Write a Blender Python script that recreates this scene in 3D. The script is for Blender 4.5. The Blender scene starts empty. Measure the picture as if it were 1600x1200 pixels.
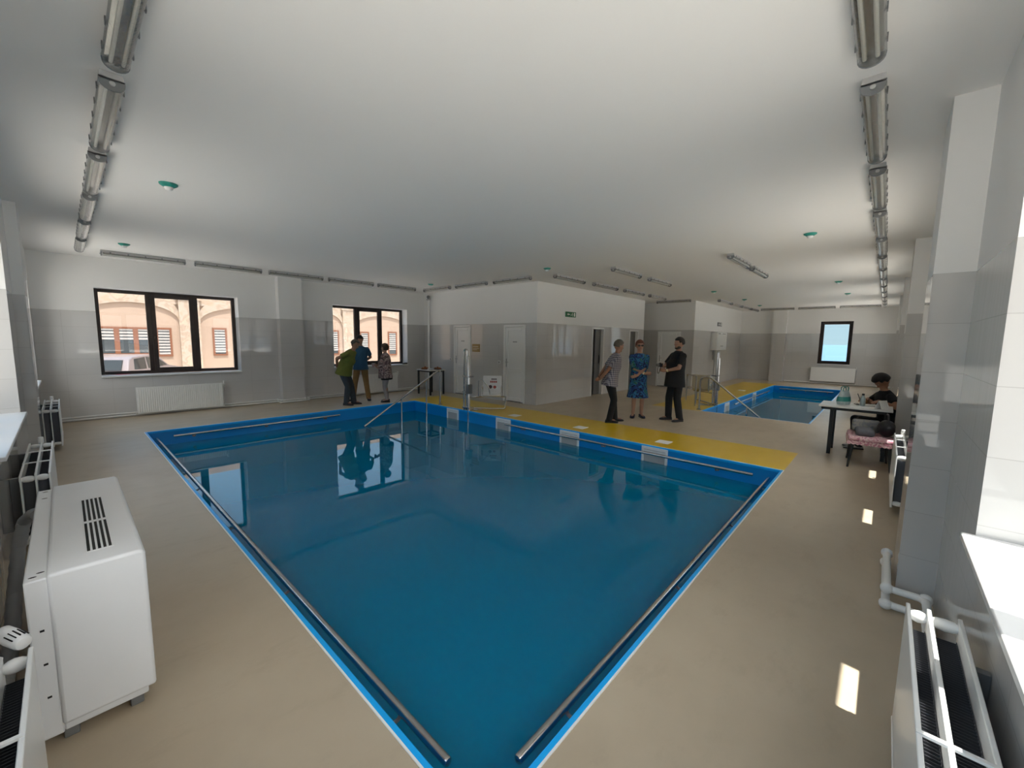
import bpy, bmesh, math, random
from mathutils import Vector, Matrix
random.seed(7)
SC = bpy.context.scene
COL = SC.collection
R = math.radians
V = Vector

# ------------------------------------------------------------------ materials
def nt(name):
    m = bpy.data.materials.new(name); m.use_nodes = True
    t = m.node_tree; t.nodes.clear()
    return m, t
def N(t, kind, **kw):
    n = t.nodes.new(kind)
    for k, v in kw.items():
        if k.startswith('i_'):
            n.inputs[int(k[2:])].default_value = v
        else:
            setattr(n, k, v)
    return n
def L(t, a, ao, b, bi):
    t.links.new(a.outputs[ao], b.inputs[bi])
def mat(name, col, rough=.5, metal=0.0, var=0.0, scale=8.0, bump=0.0, bscale=40.0, spec=.5, trans=0.0):
    m, t = nt(name)
    o = N(t, 'ShaderNodeOutputMaterial'); p = N(t, 'ShaderNodeBsdfPrincipled')
    p.inputs['Base Color'].default_value = (*col, 1); p.inputs['Roughness'].default_value = rough
    p.inputs['Metallic'].default_value = metal; p.inputs['Specular IOR Level'].default_value = spec
    if trans: p.inputs['Transmission Weight'].default_value = trans
    L(t, p, 0, o, 0)
    tc = N(t, 'ShaderNodeTexCoord')
    if var:
        n = N(t, 'ShaderNodeTexNoise'); n.inputs['Scale'].default_value = scale; n.inputs['Detail'].default_value = 4
        L(t, tc, 'Object', n, 'Vector')
        r = N(t, 'ShaderNodeMapRange'); r.inputs[1].default_value = .3; r.inputs[2].default_value = .7
        r.inputs[3].default_value = 1 - var; r.inputs[4].default_value = 1 + var
        L(t, n, 0, r, 0)
        mx = N(t, 'ShaderNodeMix', data_type='RGBA', blend_type='MULTIPLY'); mx.inputs[0].default_value = 1
        mx.inputs[6].default_value = (*col, 1); L(t, r, 0, mx, 7); L(t, mx, 2, p, 'Base Color')
    if bump:
        n = N(t, 'ShaderNodeTexNoise'); n.inputs['Scale'].default_value = bscale
        L(t, tc, 'Object', n, 'Vector')
        b = N(t, 'ShaderNodeBump'); b.inputs['Strength'].default_value = bump; b.inputs['Distance'].default_value = .01
        L(t, n, 0, b, 'Height'); L(t, b, 0, p, 'Normal')
    return m

def wall_material():
    """white paint above 2.085 m, glossy pale tiles in 0.6 x 0.3 below"""
    m, t = nt('tiled_wall')
    o = N(t, 'ShaderNodeOutputMaterial')
    g = N(t, 'ShaderNodeNewGeometry')
    sp = N(t, 'ShaderNodeSeparateXYZ'); L(t, g, 'Position', sp, 0)
    sn = N(t, 'ShaderNodeSeparateXYZ'); L(t, g, 'True Normal', sn, 0)
    ax = N(t, 'ShaderNodeMath', operation='ABSOLUTE'); L(t, sn, 0, ax, 0)
    gt = N(t, 'ShaderNodeMath', operation='GREATER_THAN'); L(t, ax, 0, gt, 0); gt.inputs[1].default_value = .5
    mu = N(t, 'ShaderNodeMix', data_type='FLOAT'); L(t, gt, 0, mu, 0); L(t, sp, 0, mu, 2); L(t, sp, 1, mu, 3)
    zz = N(t, 'ShaderNodeMath', operation='ADD'); L(t, sp, 2, zz, 0); zz.inputs[1].default_value = .015
    cb = N(t, 'ShaderNodeCombineXYZ'); L(t, mu, 0, cb, 0); L(t, zz, 0, cb, 1)
    br = N(t, 'ShaderNodeTexBrick', offset=0.0, squash=1.0)
    L(t, cb, 0, br, 'Vector')
    br.inputs['Color1'].default_value = (.55, .54, .53, 1); br.inputs['Color2'].default_value = (.575, .565, .555, 1)
    br.inputs['Mortar'].default_value = (.46, .45, .44, 1)
    br.inputs['Scale'].default_value = 1.0; br.inputs['Mortar Size'].default_value = .0022
    br.inputs['Mortar Smooth'].default_value = .1; br.inputs['Brick Width'].default_value = .6; br.inputs['Row Height'].default_value = .3
    # gentle waviness of the glaze, different on every tile
    nz = N(t, 'ShaderNodeTexNoise'); nz.inputs['Scale'].default_value = 1.0; nz.inputs['Detail'].default_value = 1
    ws = N(t, 'ShaderNodeMapping'); ws.inputs['Scale'].default_value = (14, 1.6, 1); L(t, cb, 0, ws, 0); L(t, ws, 0, nz, 'Vector')
    bh = N(t, 'ShaderNodeMath', operation='MULTIPLY_ADD'); L(t, br, 'Fac', bh, 0); bh.inputs[1].default_value = -.12; L(t, nz, 0, bh, 2)
    bp = N(t, 'ShaderNodeBump'); bp.inputs['Strength'].default_value = .035; bp.inputs['Distance'].default_value = .012
    L(t, bh, 0, bp, 'Height')
    tile = N(t, 'ShaderNodeBsdfPrincipled'); tile.inputs['Roughness'].default_value = .035
    L(t, br, 'Color', tile, 'Base Color'); L(t, bp, 0, tile, 'Normal')
    paint = N(t, 'ShaderNodeBsdfPrincipled'); paint.inputs['Roughness'].default_value = .75
    paint.inputs['Base Color'].default_value = (.80, .795, .785, 1)
    up = N(t, 'ShaderNodeMath', operation='GREATER_THAN'); L(t, sp, 2, up, 0); up.inputs[1].default_value = 2.085
    mx = N(t, 'ShaderNodeMixShader'); L(t, up, 0, mx, 0); L(t, tile, 0, mx, 1); L(t, paint, 0, mx, 2)
    L(t, mx, 0, o, 0)
    return m

def floor_material(name, c1, c2, rough, stain=.5):
    m, t = nt(name)
    o = N(t, 'ShaderNodeOutputMaterial'); p = N(t, 'ShaderNodeBsdfPrincipled'); L(t, p, 0, o, 0)
    g = N(t, 'ShaderNodeNewGeometry')
    a = N(t, 'ShaderNodeTexNoise'); a.inputs['Scale'].default_value = .9; a.inputs['Detail'].default_value = 6; a.inputs['Roughness'].default_value = .62
    L(t, g, 'Position', a, 'Vector')
    cr = N(t, 'ShaderNodeMapRange'); cr.inputs[1].default_value = .35; cr.inputs[2].default_value = .7; L(t, a, 0, cr, 0)
    mx = N(t, 'ShaderNodeMix', data_type='RGBA'); mx.inputs[6].default_value = (*c1, 1); mx.inputs[7].default_value = (*c2, 1)
    L(t, cr, 0, mx, 0)
    # scuffs and dusty marks
    mp = N(t, 'ShaderNodeMapping'); mp.inputs['Scale'].default_value = (1.0, 2.2, 1); mp.inputs['Rotation'].default_value = (0, 0, .7)
    L(t, g, 'Position', mp, 0)
    b = N(t, 'ShaderNodeTexNoise'); b.inputs['Scale'].default_value = 2.3; b.inputs['Detail'].default_value = 8; b.inputs['Roughness'].default_value = .7
    L(t, mp, 0, b, 'Vector')
    br = N(t, 'ShaderNodeMapRange'); br.inputs[1].default_value = .54; br.inputs[2].default_value = .80; br.inputs[4].default_value = stain; L(t, b, 0, br, 0)
    m2 = N(t, 'ShaderNodeMix', data_type='RGBA'); L(t, br, 0, m2, 0); L(t, mx, 2, m2, 6)
    m2.inputs[7].default_value = (c1[0] * .62, c1[1] * .58, c1[2] * .55, 1)
    L(t, m2, 2, p, 'Base Color')
    rr = N(t, 'ShaderNodeMapRange'); rr.inputs[1].default_value = .3; rr.inputs[2].default_value = .7
    rr.inputs[3].default_value = rough - .03; rr.inputs[4].default_value = rough + .05; L(t, b, 0, rr, 0); L(t, rr, 0, p, 'Roughness')
    bp = N(t, 'ShaderNodeBump'); bp.inputs['Strength'].default_value = .05; bp.inputs['Distance'].default_value = .02
    L(t, a, 0, bp, 'Height'); L(t, bp, 0, p, 'Normal')
    p.inputs['Specular IOR Level'].default_value = .45
    return m

def see_through(name, tint, ior=1.45, rough=0.0, bump=0.0, bscale=1.0, murk=None):
    """clear sheet: Fresnel reflection over tinted see-through"""
    m, t = nt(name)
    o = N(t, 'ShaderNodeOutputMaterial')
    f = N(t, 'ShaderNodeFresnel'); ge = N(t, 'ShaderNodeNewGeometry')
    io = N(t, 'ShaderNodeMix', data_type='FLOAT'); io.inputs[2].default_value = ior; io.inputs[3].default_value = 1 / ior   # thin sheet: same from both sides
    L(t, ge, 'Backfacing', io, 0); L(t, io, 0, f, 'IOR')
    tr = N(t, 'ShaderNodeBsdfTransparent'); tr.inputs[0].default_value = (*tint, 1)
    gl = N(t, 'ShaderNodeBsdfGlossy'); gl.inputs['Roughness'].default_value = rough; gl.inputs[0].default_value = (1, 1, 1, 1)
    if murk:                                  # water that scatters light: part of it never sees the bottom
        df = N(t, 'ShaderNodeBsdfDiffuse'); df.inputs[0].default_value = (*murk[0], 1)
        m0 = N(t, 'ShaderNodeMixShader'); m0.inputs[0].default_value = murk[1]; L(t, tr, 0, m0, 1); L(t, df, 0, m0, 2); tr = m0
    mx = N(t, 'ShaderNodeMixShader'); L(t, f, 0, mx, 0); L(t, tr, 0, mx, 1); L(t, gl, 0, mx, 2); L(t, mx, 0, o, 0)
    if bump:
        g = N(t, 'ShaderNodeNewGeometry')
        n = N(t, 'ShaderNodeTexNoise'); n.inputs['Scale'].default_value = bscale; n.inputs['Detail'].default_value = 1
        L(t, g, 'Position', n, 'Vector')
        b = N(t, 'ShaderNodeBump'); b.inputs['Strength'].default_value = bump; b.inputs['Distance'].default_value = .01
        L(t, n, 0, b, 'Height'); L(t, b, 0, gl, 'Normal')
    return m

def pattern(name, kind, cols, scale, rough=.8):
    m, t = nt(name)
    o = N(t, 'ShaderNodeOutputMaterial'); p = N(t, 'ShaderNodeBsdfPrincipled'); L(t, p, 0, o, 0)
    p.inputs['Roughness'].default_value = rough
    tc = N(t, 'ShaderNodeTexCoord')
    if kind == 'check':
        s = N(t, 'ShaderNodeSeparateXYZ'); L(t, tc, 'Object', s, 0)
        out = []
        ad = N(t, 'ShaderNodeMath', operation='ADD'); L(t, s, 0, ad, 0); L(t, s, 1, ad, 1)
        for src, oi in ((ad, 0), (s, 2)):
            a = N(t, 'ShaderNodeMath', operation='MULTIPLY'); L(t, src, oi, a, 0); a.inputs[1].default_value = scale
            b = N(t, 'ShaderNodeMath', operation='FRACT'); L(t, a, 0, b, 0)
            c = N(t, 'ShaderNodeMath', operation='GREATER_THAN'); L(t, b, 0, c, 0); c.inputs[1].default_value = .55
            out.append(c)
        s2 = N(t, 'ShaderNodeMath', operation='ADD'); L(t, out[0], 0, s2, 0); L(t, out[1], 0, s2, 1)
        h = N(t, 'ShaderNodeMath', operation='MULTIPLY'); L(t, s2, 0, h, 0); h.inputs[1].default_value = .5
        fac = h
    else:
        n = N(t, 'ShaderNodeTexNoise'); n.inputs['Scale'].default_value = scale; n.inputs['Detail'].default_value = 2; n.inputs['Distortion'].default_value = 1.4
        L(t, tc, 'Object', n, 'Vector'); fac = N(t, 'ShaderNodeMapRange'); fac.inputs[1].default_value = .28; fac.inputs[2].default_value = .72
        L(t, n, 0, fac, 0)
    r = N(t, 'ShaderNodeValToRGB'); e = r.color_ramp; e.interpolation = 'CONSTANT' if kind != 'check' else 'LINEAR'
    while len(e.elements) < len(cols): e.elements.new(.5)
    for i, c in enumerate(cols):
        e.elements[i].position = i / max(1, len(cols) - (1 if kind == 'check' else 0)); e.elements[i].color = (*c, 1)
    L(t, fac, 0, r, 0); L(t, r, 0, p, 'Base Color')
    return m

M = dict(
    wall=wall_material(),
    ceil=mat('ceiling_paint', (.88, .865, .845), .85, bump=.05, bscale=3),
    floor=floor_material('beige_epoxy', (.50, .415, .305), (.42, .34, .245), .36, .42),
    yellow=floor_material('yellow_epoxy', (.70, .46, .015), (.66, .42, .012), .30, .06),
    white=mat('white_enamel', (.80, .80, .79), .32),
    white2=mat('white_metal_cover', (.82, .83, .85), .38, var=.02, scale=3),
    pvc=mat('white_pvc', (.82, .82, .81), .28),
    sill=mat('white_sill', (.76, .76, .755), .3),
    brown=mat('dark_brown_frame', (.022, .010, .006), .35, var=.2, scale=10),
    glass=see_through('window_glass', (.97, .985, .98), 1.45),
    glass2=see_through('dimmed_window_glass', (.66, .665, .67), 1.45),  # grey tint added to dim the bright outside view, not the pane's own colour
    chrome=mat('stainless_tube', (.56, .55, .54), .20, 1.0, bump=.02, bscale=20),
    blackm=mat('black_metal', (.012, .012, .013), .4),
    dark=mat('dark_gap', (.008, .008, .008), .8),
    fin=mat('grey_convector', (.10, .105, .12), .45, .6),
    liner=mat('blue_pool_liner', (.0, .25, .68), .3, var=.05, scale=2),
    liner2=mat('blue_liner_lip', (.0, .40, .92), .35),
    bead=mat('white_bead', (.85, .86, .86), .4),
    water=see_through('pool_water', (.30, .85, .92), 1.333, 0.0, .03, 1.6, ((.0, .20, .34), .70)),
    grey=mat('grey_plastic', (.19, .195, .20), .5),
    lightgrey=mat('light_grey_plastic', (.45, .45, .45), .4),
    diffuser=see_through('clear_diffuser', (.80, .80, .78), 1.55, .18, .6, 60),
    reflector=mat('metal_reflector', (.62, .60, .57), .22, .9, bump=.3, bscale=9),
    tube=mat('lamp_tube', (.75, .74, .70), .25),
    teal=mat('teal_plastic', (.03, .30, .24), .4),
    green=mat('exit_green', (.02, .16, .06), .4),
    tan=mat('tan_board', (.36, .24, .09), .6, var=.1),
    doorgrey=mat('grey_door', (.13, .125, .12), .4, var=.05),
    tabletop=mat('white_laminate', (.72, .71, .69), .3),
    paper=mat('white_paper', (.85, .85, .84), .8),
    cream=mat('cream_plastic', (.60, .55, .44), .4, var=.04),
    seatwhite=mat('white_seat_plastic', (.74, .73, .72), .35),
    redprint=mat('red_print', (.35, .06, .05), .6),
    darkprint=mat('dark_print', (.06, .03, .04), .6),
    pastry=mat('baked_pastry', (.36, .12, .03), .7, var=.35, scale=60, bump=.5, bscale=80),
    tray=mat('dark_tray', (.05, .035, .03), .4),
    pink=pattern('pink_floral_cover', 'noise', [(.62, .33, .36), (.70, .50, .50), (.45, .18, .24), (.66, .42, .43)], 14),
    greyfab=mat('grey_fabric', (.115, .115, .125), .9, var=.15, scale=30, bump=.3, bscale=200),
    patch=pattern('grey_patch_fabric', 'noise', [(.19, .19, .20), (.24, .23, .21), (.16, .16, .18)], 8),
    blackfab=mat('black_fabric', (.008, .008, .010), .85, var=.2, scale=20),
    leather=mat('black_leather', (.012, .012, .016), .42, var=.2, scale=25),
    bagplastic=mat('pale_bag_plastic', (.35, .42, .42), .35, var=.2, scale=18),
    bagteal=mat('teal_bag_print', (.03, .22, .20), .4),
    skin=mat('skin', (.42, .235, .165), .55, var=.06, scale=12),
    skin2=mat('tanned_skin', (.33, .165, .105), .55, var=.06, scale=12),
    eye=mat('eye_white', (.65, .63, .60), .2),
    lips=mat('lips', (.32, .09, .08), .5),
    hair_dark=mat('dark_hair', (.012, .009, .008), .6, bump=.6, bscale=90),
    hair_brown=mat('brown_hair', (.07, .035, .02), .6, bump=.6, bscale=90),
    hair_red=mat('reddish_hair', (.15, .045, .025), .6, bump=.6, bscale=90),
    hair_grey=mat('grey_hair', (.085, .070, .055), .6, bump=.6, bscale=90),
    olive=mat('olive_cotton', (.165, .18, .035), .9, var=.1, scale=10),
    slate=mat('slate_trousers', (.045, .055, .066), .9, var=.12, scale=10),
    bluetee=mat('blue_cotton', (.028, .095, .18), .9, var=.1, scale=10),
    khaki=mat('khaki_cotton', (.24, .135, .05), .9, var=.1, scale=10),
    navyshoe=mat('dark_shoe', (.012, .012, .016), .5),
    blouse=pattern('rose_floral_blouse', 'noise', [(.34, .25, .23), (.10, .06, .07), (.46, .36, .34), (.24, .12, .13)], 9),
    greypants=mat('pale_grey_trousers', (.30, .28, .28), .9, var=.08, scale=10),
    checks=pattern('checked_shirt', 'check', [(.44, .40, .40), (.22, .20, .25), (.05, .045, .07)], 26),
    dress=pattern('blue_green_print', 'noise', [(.008, .02, .10), (.02, .08, .28), (.006, .010, .05), (.03, .16, .38), (.015, .13, .08), (.10, .18, .22)], 7),
    watch=mat('pale_gold_band', (.75, .70, .45), .3),
    facade=mat('peach_render', (.40, .295, .225), .9, var=.04, scale=.8),
    stone=pattern('pale_stone', 'noise', [(.42, .32, .235), (.44, .36, .29), (.38, .29, .22), (.45, .37, .28)], 1.6),
    orangewood=mat('orange_brown_frame', (.20, .075, .035), .5),
    blind=mat('pale_blind', (.40, .38, .36), .7),
    darkglass=mat('dark_window_glass', (.06, .07, .075), .05),
    carpaint=mat('warm_silver_paint', (.30, .25, .24), .25, .3),
    carglass=mat('car_glass', (.03, .035, .035), .05),
    redlight=mat('tail_light_red', (.55, .02, .03), .25),
    rubber=mat('tyre_rubber', (.02, .02, .02), .8),
    pave=mat('pale_paving', (.62, .57, .51), .9, var=.08, scale=.6),
    sea=mat('sea_water', (.018, .060, .10), .45, var=.05, scale=.01),
    roofm=mat('roof_slab', (.4, .38, .36), .9),
)

# ------------------------------------------------------------------ mesh builder
class MB:
    def __init__(s): s.bm = bmesh.new()
    def add(s, vs, fs, m=0, T=None):
        vv = [s.bm.verts.new((T @ V(v)) if T else v) for v in vs]
        for f in fs:
            try:
                fc = s.bm.faces.new([vv[i] for i in f]); fc.material_index = m
            except ValueError: pass
        return s
    def box(s, a, b, m=0, T=None):
        x0, y0, z0 = [min(p, q) for p, q in zip(a, b)]; x1, y1, z1 = [max(p, q) for p, q in zip(a, b)]
        vs = [(x0, y0, z0), (x1, y0, z0), (x1, y1, z0), (x0, y1, z0), (x0, y0, z1), (x1, y0, z1), (x1, y1, z1), (x0, y1, z1)]
        return s.add(vs, [(0, 3, 2, 1), (4, 5, 6, 7), (0, 1, 5, 4), (1, 2, 6, 5), (2, 3, 7, 6), (3, 0, 4, 7)], m, T)
    def loft(s, rings, m=0, cap=True, T=None):
        n = len(rings[0]); vs = [p for r in rings for p in r]; fs = []
        for k in range(len(rings) - 1):
            for i in range(n):
                j = (i + 1) % n
                fs.append((k * n + i, k * n + j, (k + 1) * n + j, (k + 1) * n + i))
        if cap:
            fs.append(tuple(range(n))[::-1]); fs.append(tuple((len(rings) - 1) * n + i for i in range(n)))
        return s.add(vs, fs, m, T)
    def tube(s, pts, r, n=8, m=0, T=None):
        pts = [V(p) for p in pts]; rs = r if isinstance(r, (list, tuple)) else [r] * len(pts)
        t0 = (pts[1] - pts[0]).normalized()
        u = t0.orthogonal().normalized(); rings = []
        for i, p in enumerate(pts):
            a = (p - pts[i - 1]).normalized() if i else t0
            b = (pts[i + 1] - p).normalized() if i < len(pts) - 1 else a
            t = (a + b)
            t = t.normalized() if t.length > 1e-6 else a
            u = (u - t * u.dot(t)).normalized(); w = t.cross(u)
            k = 1 / max(.35, math.cos(a.angle(b) / 2)) if a.length and b.length else 1
            rings.append([tuple(p + (u * math.cos(q) + w * math.sin(q)) * rs[i]) for q in [2 * math.pi * j / n for j in range(n)]])
        return s.loft(rings, m, True, T)
    def ell(s, c, r, m=0, T=None, nu=16, nv=10, f=None):
        c = V(c); vs = []; fs = []
        for j in range(nv + 1):
            th = math.pi * j / nv
            for i in range(nu):
                ph = 2 * math.pi * i / nu
                d = V((math.sin(th) * math.cos(ph), math.sin(th) * math.sin(ph), math.cos(th)))
                k = f(d) if f else 1
                vs.append((c.x + d.x * r[0] * k, c.y + d.y * r[1] * k, c.z + d.z * r[2] * k))
        top = len(vs); vs += [tuple(V(c) + V((0, 0, r[2] * (f(V((0, 0, 1))) if f else 1)))), tuple(V(c) - V((0, 0, r[2] * (f(V((0, 0, -1))) if f else 1))))]
        for j in range(1, nv - 1):
            for i in range(nu):
                k = (i + 1) % nu
                fs.append((j * nu + i, (j + 1) * nu + i, (j + 1) * nu + k, j * nu + k))
        for i in range(nu):
            k = (i + 1) % nu
            fs.append((top, nu + i, nu + k)); fs.append((top + 1, (nv - 1) * nu + k, (nv - 1) * nu + i))
        s.add(vs, fs, m, T)
        loose = [v for v in s.bm.verts if not v.link_faces]
        for v in loose: s.bm.verts.remove(v)
        return s
    def prism(s, poly, a, b, fn, m=0, T=None):
        n = len(poly); vs = [fn(u, v, a) for u, v in poly] + [fn(u, v, b) for u, v in poly]
        fs = [tuple(range(n)), tuple(range(n, 2 * n))[::-1]] + [(i, i + n, (i + 1) % n + n, (i + 1) % n) for i in range(n)]
        return s.add(vs, fs, m, T)
    def lathe(s, prof, c=(0, 0, 0), n=20, m=0, T=None):
        rings = [[(c[0] + r * math.cos(2 * math.pi * i / n), c[1] + r * math.sin(2 * math.pi * i / n), c[2] + z) for i in range(n)] for r, z in prof]
        return s.loft(rings, m, True, T)

def finish(name, bm, mats, parent=None, smooth=38, bevel=0.0, seg=2, recalc=True):
    if recalc: bmesh.ops.recalc_face_normals(bm, faces=bm.faces[:])
    me = bpy.data.meshes.new(name); bm.to_mesh(me); bm.free()
    for mm in (mats if isinstance(mats, (list, tuple)) else [mats]): me.materials.append(mm)
    if smooth:
        me.polygons.foreach_set('use_smooth', [True] * len(me.polygons))
        me.set_sharp_from_angle(angle=R(smooth))
    o = bpy.data.objects.new(name, me); COL.objects.link(o)
    if parent: o.parent = parent
    if bevel:
        b = o.modifiers.new('Bevel', 'BEVEL'); b.width = bevel; b.segments = seg; b.limit_method = 'ANGLE'; b.angle_limit = R(40)
    return o
def obj(name, mb, mats, parent=None, **k): return finish(name, mb.bm, mats, parent, **k)
def tag(o, label, cat, group=None):
    o['label'] = label; o['category'] = cat
    if group: o['group'] = group
    return o
def thing(name, label, cat, loc=(0, 0, 0), rz=0.0, group=None):
    o = bpy.data.objects.new(name, None); COL.objects.link(o); o.location = loc; o.rotation_euler = (0, 0, rz)
    o.empty_display_size = .1
    return tag(o, label, cat, group)
def struct(name, mb=None, mats=None, loc=None, rz=0.0, **k):
    if mb: o = obj(name, mb, mats, **k)
    else:
        o = bpy.data.objects.new(name, None); COL.objects.link(o); o.empty_display_size = .1
    if loc: o.location = loc
    o.rotation_euler = (0, 0, rz); o['kind'] = 'structure'
    return o
def dup(root, loc, rz, label, group=None):
    r = root.copy(); COL.objects.link(r); r.location = loc; r.rotation_euler = (0, 0, rz); r['label'] = label
    if group: r['group'] = group
    for ch in list(root.children):
        c = ch.copy(); COL.objects.link(c); c.parent = r
        for g in list(ch.children):
            d = g.copy(); COL.objects.link(d); d.parent = c
    return r
def bend(pts, rad=.06, n=4):
    """round the inner corners of a polyline"""
    pts = [V(p) for p in pts]; out = [pts[0]]
    for i in range(1, len(pts) - 1):
        a = (pts[i - 1] - pts[i]); b = (pts[i + 1] - pts[i]); k = min(rad, a.length * .45, b.length * .45)
        p, q = pts[i] + a.normalized() * k, pts[i] + b.normalized() * k
        for j in range(n + 1):
            t = j / n; out.append(p * (1 - t) ** 2 + pts[i] * 2 * t * (1 - t) + q * t * t)
    out.append(pts[-1]); return out

# ------------------------------------------------------------------ dimensions (m); camera stands over the origin
XL, YR, YW, XF = -.35, -.35, 11.2, 21.2      # inner faces: window-side walls and the two far walls
ZC = 3.1
TH = .45
SZ, HZ = .84, 2.54                            # sill and head of the windows
P1 = (.82, 6.23, .862, 9.178)
P2 = (10.305, 18.87, 1.045, 3.2)
BX, BY, BE = 7.99, 6.47, 14.05                # changing-room block
AX, AY = 15.0, 5.05                           # annex
WW = 2.34

# ------------------------------------------------------------------ shell
TRIM = [0]
def wall(name, axis, c0, c1, u0, u1, z0, z1, holes=(), extra=()):
    """slab along axis 'x' or 'y' between c0..c1, with rectangular openings (ua, ub, za, zb)"""
    mb = MB(); us = sorted({u0, u1, *[h[0] for h in holes], *[h[1] for h in holes]})
    def bx(a, b, za, zb):
        if zb - za < 1e-4: return
        if axis == 'x': mb.box((a, c0, za), (b, c1, zb))
        else: mb.box((c0, a, za), (c1, b, zb))
    for a, b in zip(us[:-1], us[1:]):
        hs = sorted([h for h in holes if h[0] <= a + 1e-6 and h[1] >= b - 1e-6], key=lambda h: h[2]); z = z0
        for h in hs: bx(a, b, z, h[2]); z = h[3]
        bx(a, b, z, z1)
    for e in extra:
        TRIM[0] += 1; q = MB(); q.box(*e); struct('trim_%d' % TRIM[0], q, M['wall'], smooth=0)
    return struct(name, mb, M['wall'], smooth=0)

rw = [1.435, 5.95, 10.29, 14.63, 18.97]       # window centres along the columned wall
lw = [1.0, 5.375, 9.70]
bw = [1.625, 6.17]
hw = WW / 2
wall('wall_south', 'x', YR - TH, YR, XL - TH, XF + TH, -.1, ZC + .2,
     [(c - hw, c + hw, SZ - .03, HZ) for c in rw],
     [((x, YR, 0), (x + .53, -.172, ZC)) for x in (3.62, 7.96, 12.30, 16.64)])
wall('wall_west', 'y', XL - TH, XL, YR, YW, -.1, ZC + .2, [(c - hw, c + hw, SZ - .03, HZ) for c in lw],
     [((XL, 7.3, 0), (-.255, 7.82, ZC))])
wall('wall_north', 'x', YW, YW + TH, XL - TH, XF + TH, -.1, ZC + .2, [(c - hw, c + hw, SZ - .03, HZ) for c in bw],
     [((3.6, YW - .2, 0), (4.14, YW, ZC))])
wall('wall_east', 'y', XF, XF + TH, YR, YW, -.1, ZC + .2, [(1.05, 2.10, .84, 2.58)],
     [((XF - .2, 3.26, 0), (XF, 3.76, ZC))])
wall('wall_block_west', 'y', BX, BX + .14, BY, YW, 0, ZC, [(8.92, 9.69, 0, 2.06), (6.84, 7.60, 0, 2.04)])
wall('wall_block_south', 'x', BY, BY + .14, BX + .14, BE, 0, ZC, [(10.60, 11.27, 0, 2.04), (12.97, 13.62, 0, 2.03)])
wall('wall_block_east', 'y', BE - .14, BE, BY + .14, YW, 0, ZC)
wall('wall_recess', 'y', AX, AX + .14, AY + .14, YW, 0, ZC, [(5.50, 6.34, 0, 2.03)])
wall('wall_annex', 'x', AY, AY + .14, AX, XF, 0, ZC)
mb = MB(); mb.box((12.1, BY + .14, 0), (12.22, YW, ZC)); struct('wall_partition', mb, M['wall'], smooth=0)

mb = MB(); mb.box((XL, YR, ZC), (XF, YW, ZC + .2)); struct('ceiling', mb, M['ceil'], smooth=0)
mb = MB(); mb.box((XL - TH - .02, YR - TH - .02, ZC + .2), (XF + TH + .02, YW + TH + .02, ZC + .5)); struct('trim_20', mb, M['roofm'], smooth=0)

mb = MB()
yel = [(P1[1], 7.40, .86, 9.52), (P2[0] - .02, 19.5, P2[3], 4.42)]
xs = sorted({XL - TH, XF + TH, P1[0], P1[1], P2[0], P2[1], *[v for y in yel for v in y[:2]]})
ys = sorted({YR - TH, YW + TH, P1[2], P1[3], P2[2], P2[3], *[v for y in yel for v in y[2:]]})
for a, b in zip(xs[:-1], xs[1:]):
    for c, d in zip(ys[:-1], ys[1:]):
        cx, cy = (a + b) / 2, (c + d) / 2
        if any(p[0] < cx < p[1] and p[2] < cy < p[3] for p in (P1, P2)): continue
        k = 1 if any(y[0] < cx < y[1] and y[2] < cy < y[3] for y in yel) else 0
        mb.box((a, c, -.12), (b, d, 0), k)
struct('floor', mb, [M['floor'], M['yellow']], smooth=0)

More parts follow.
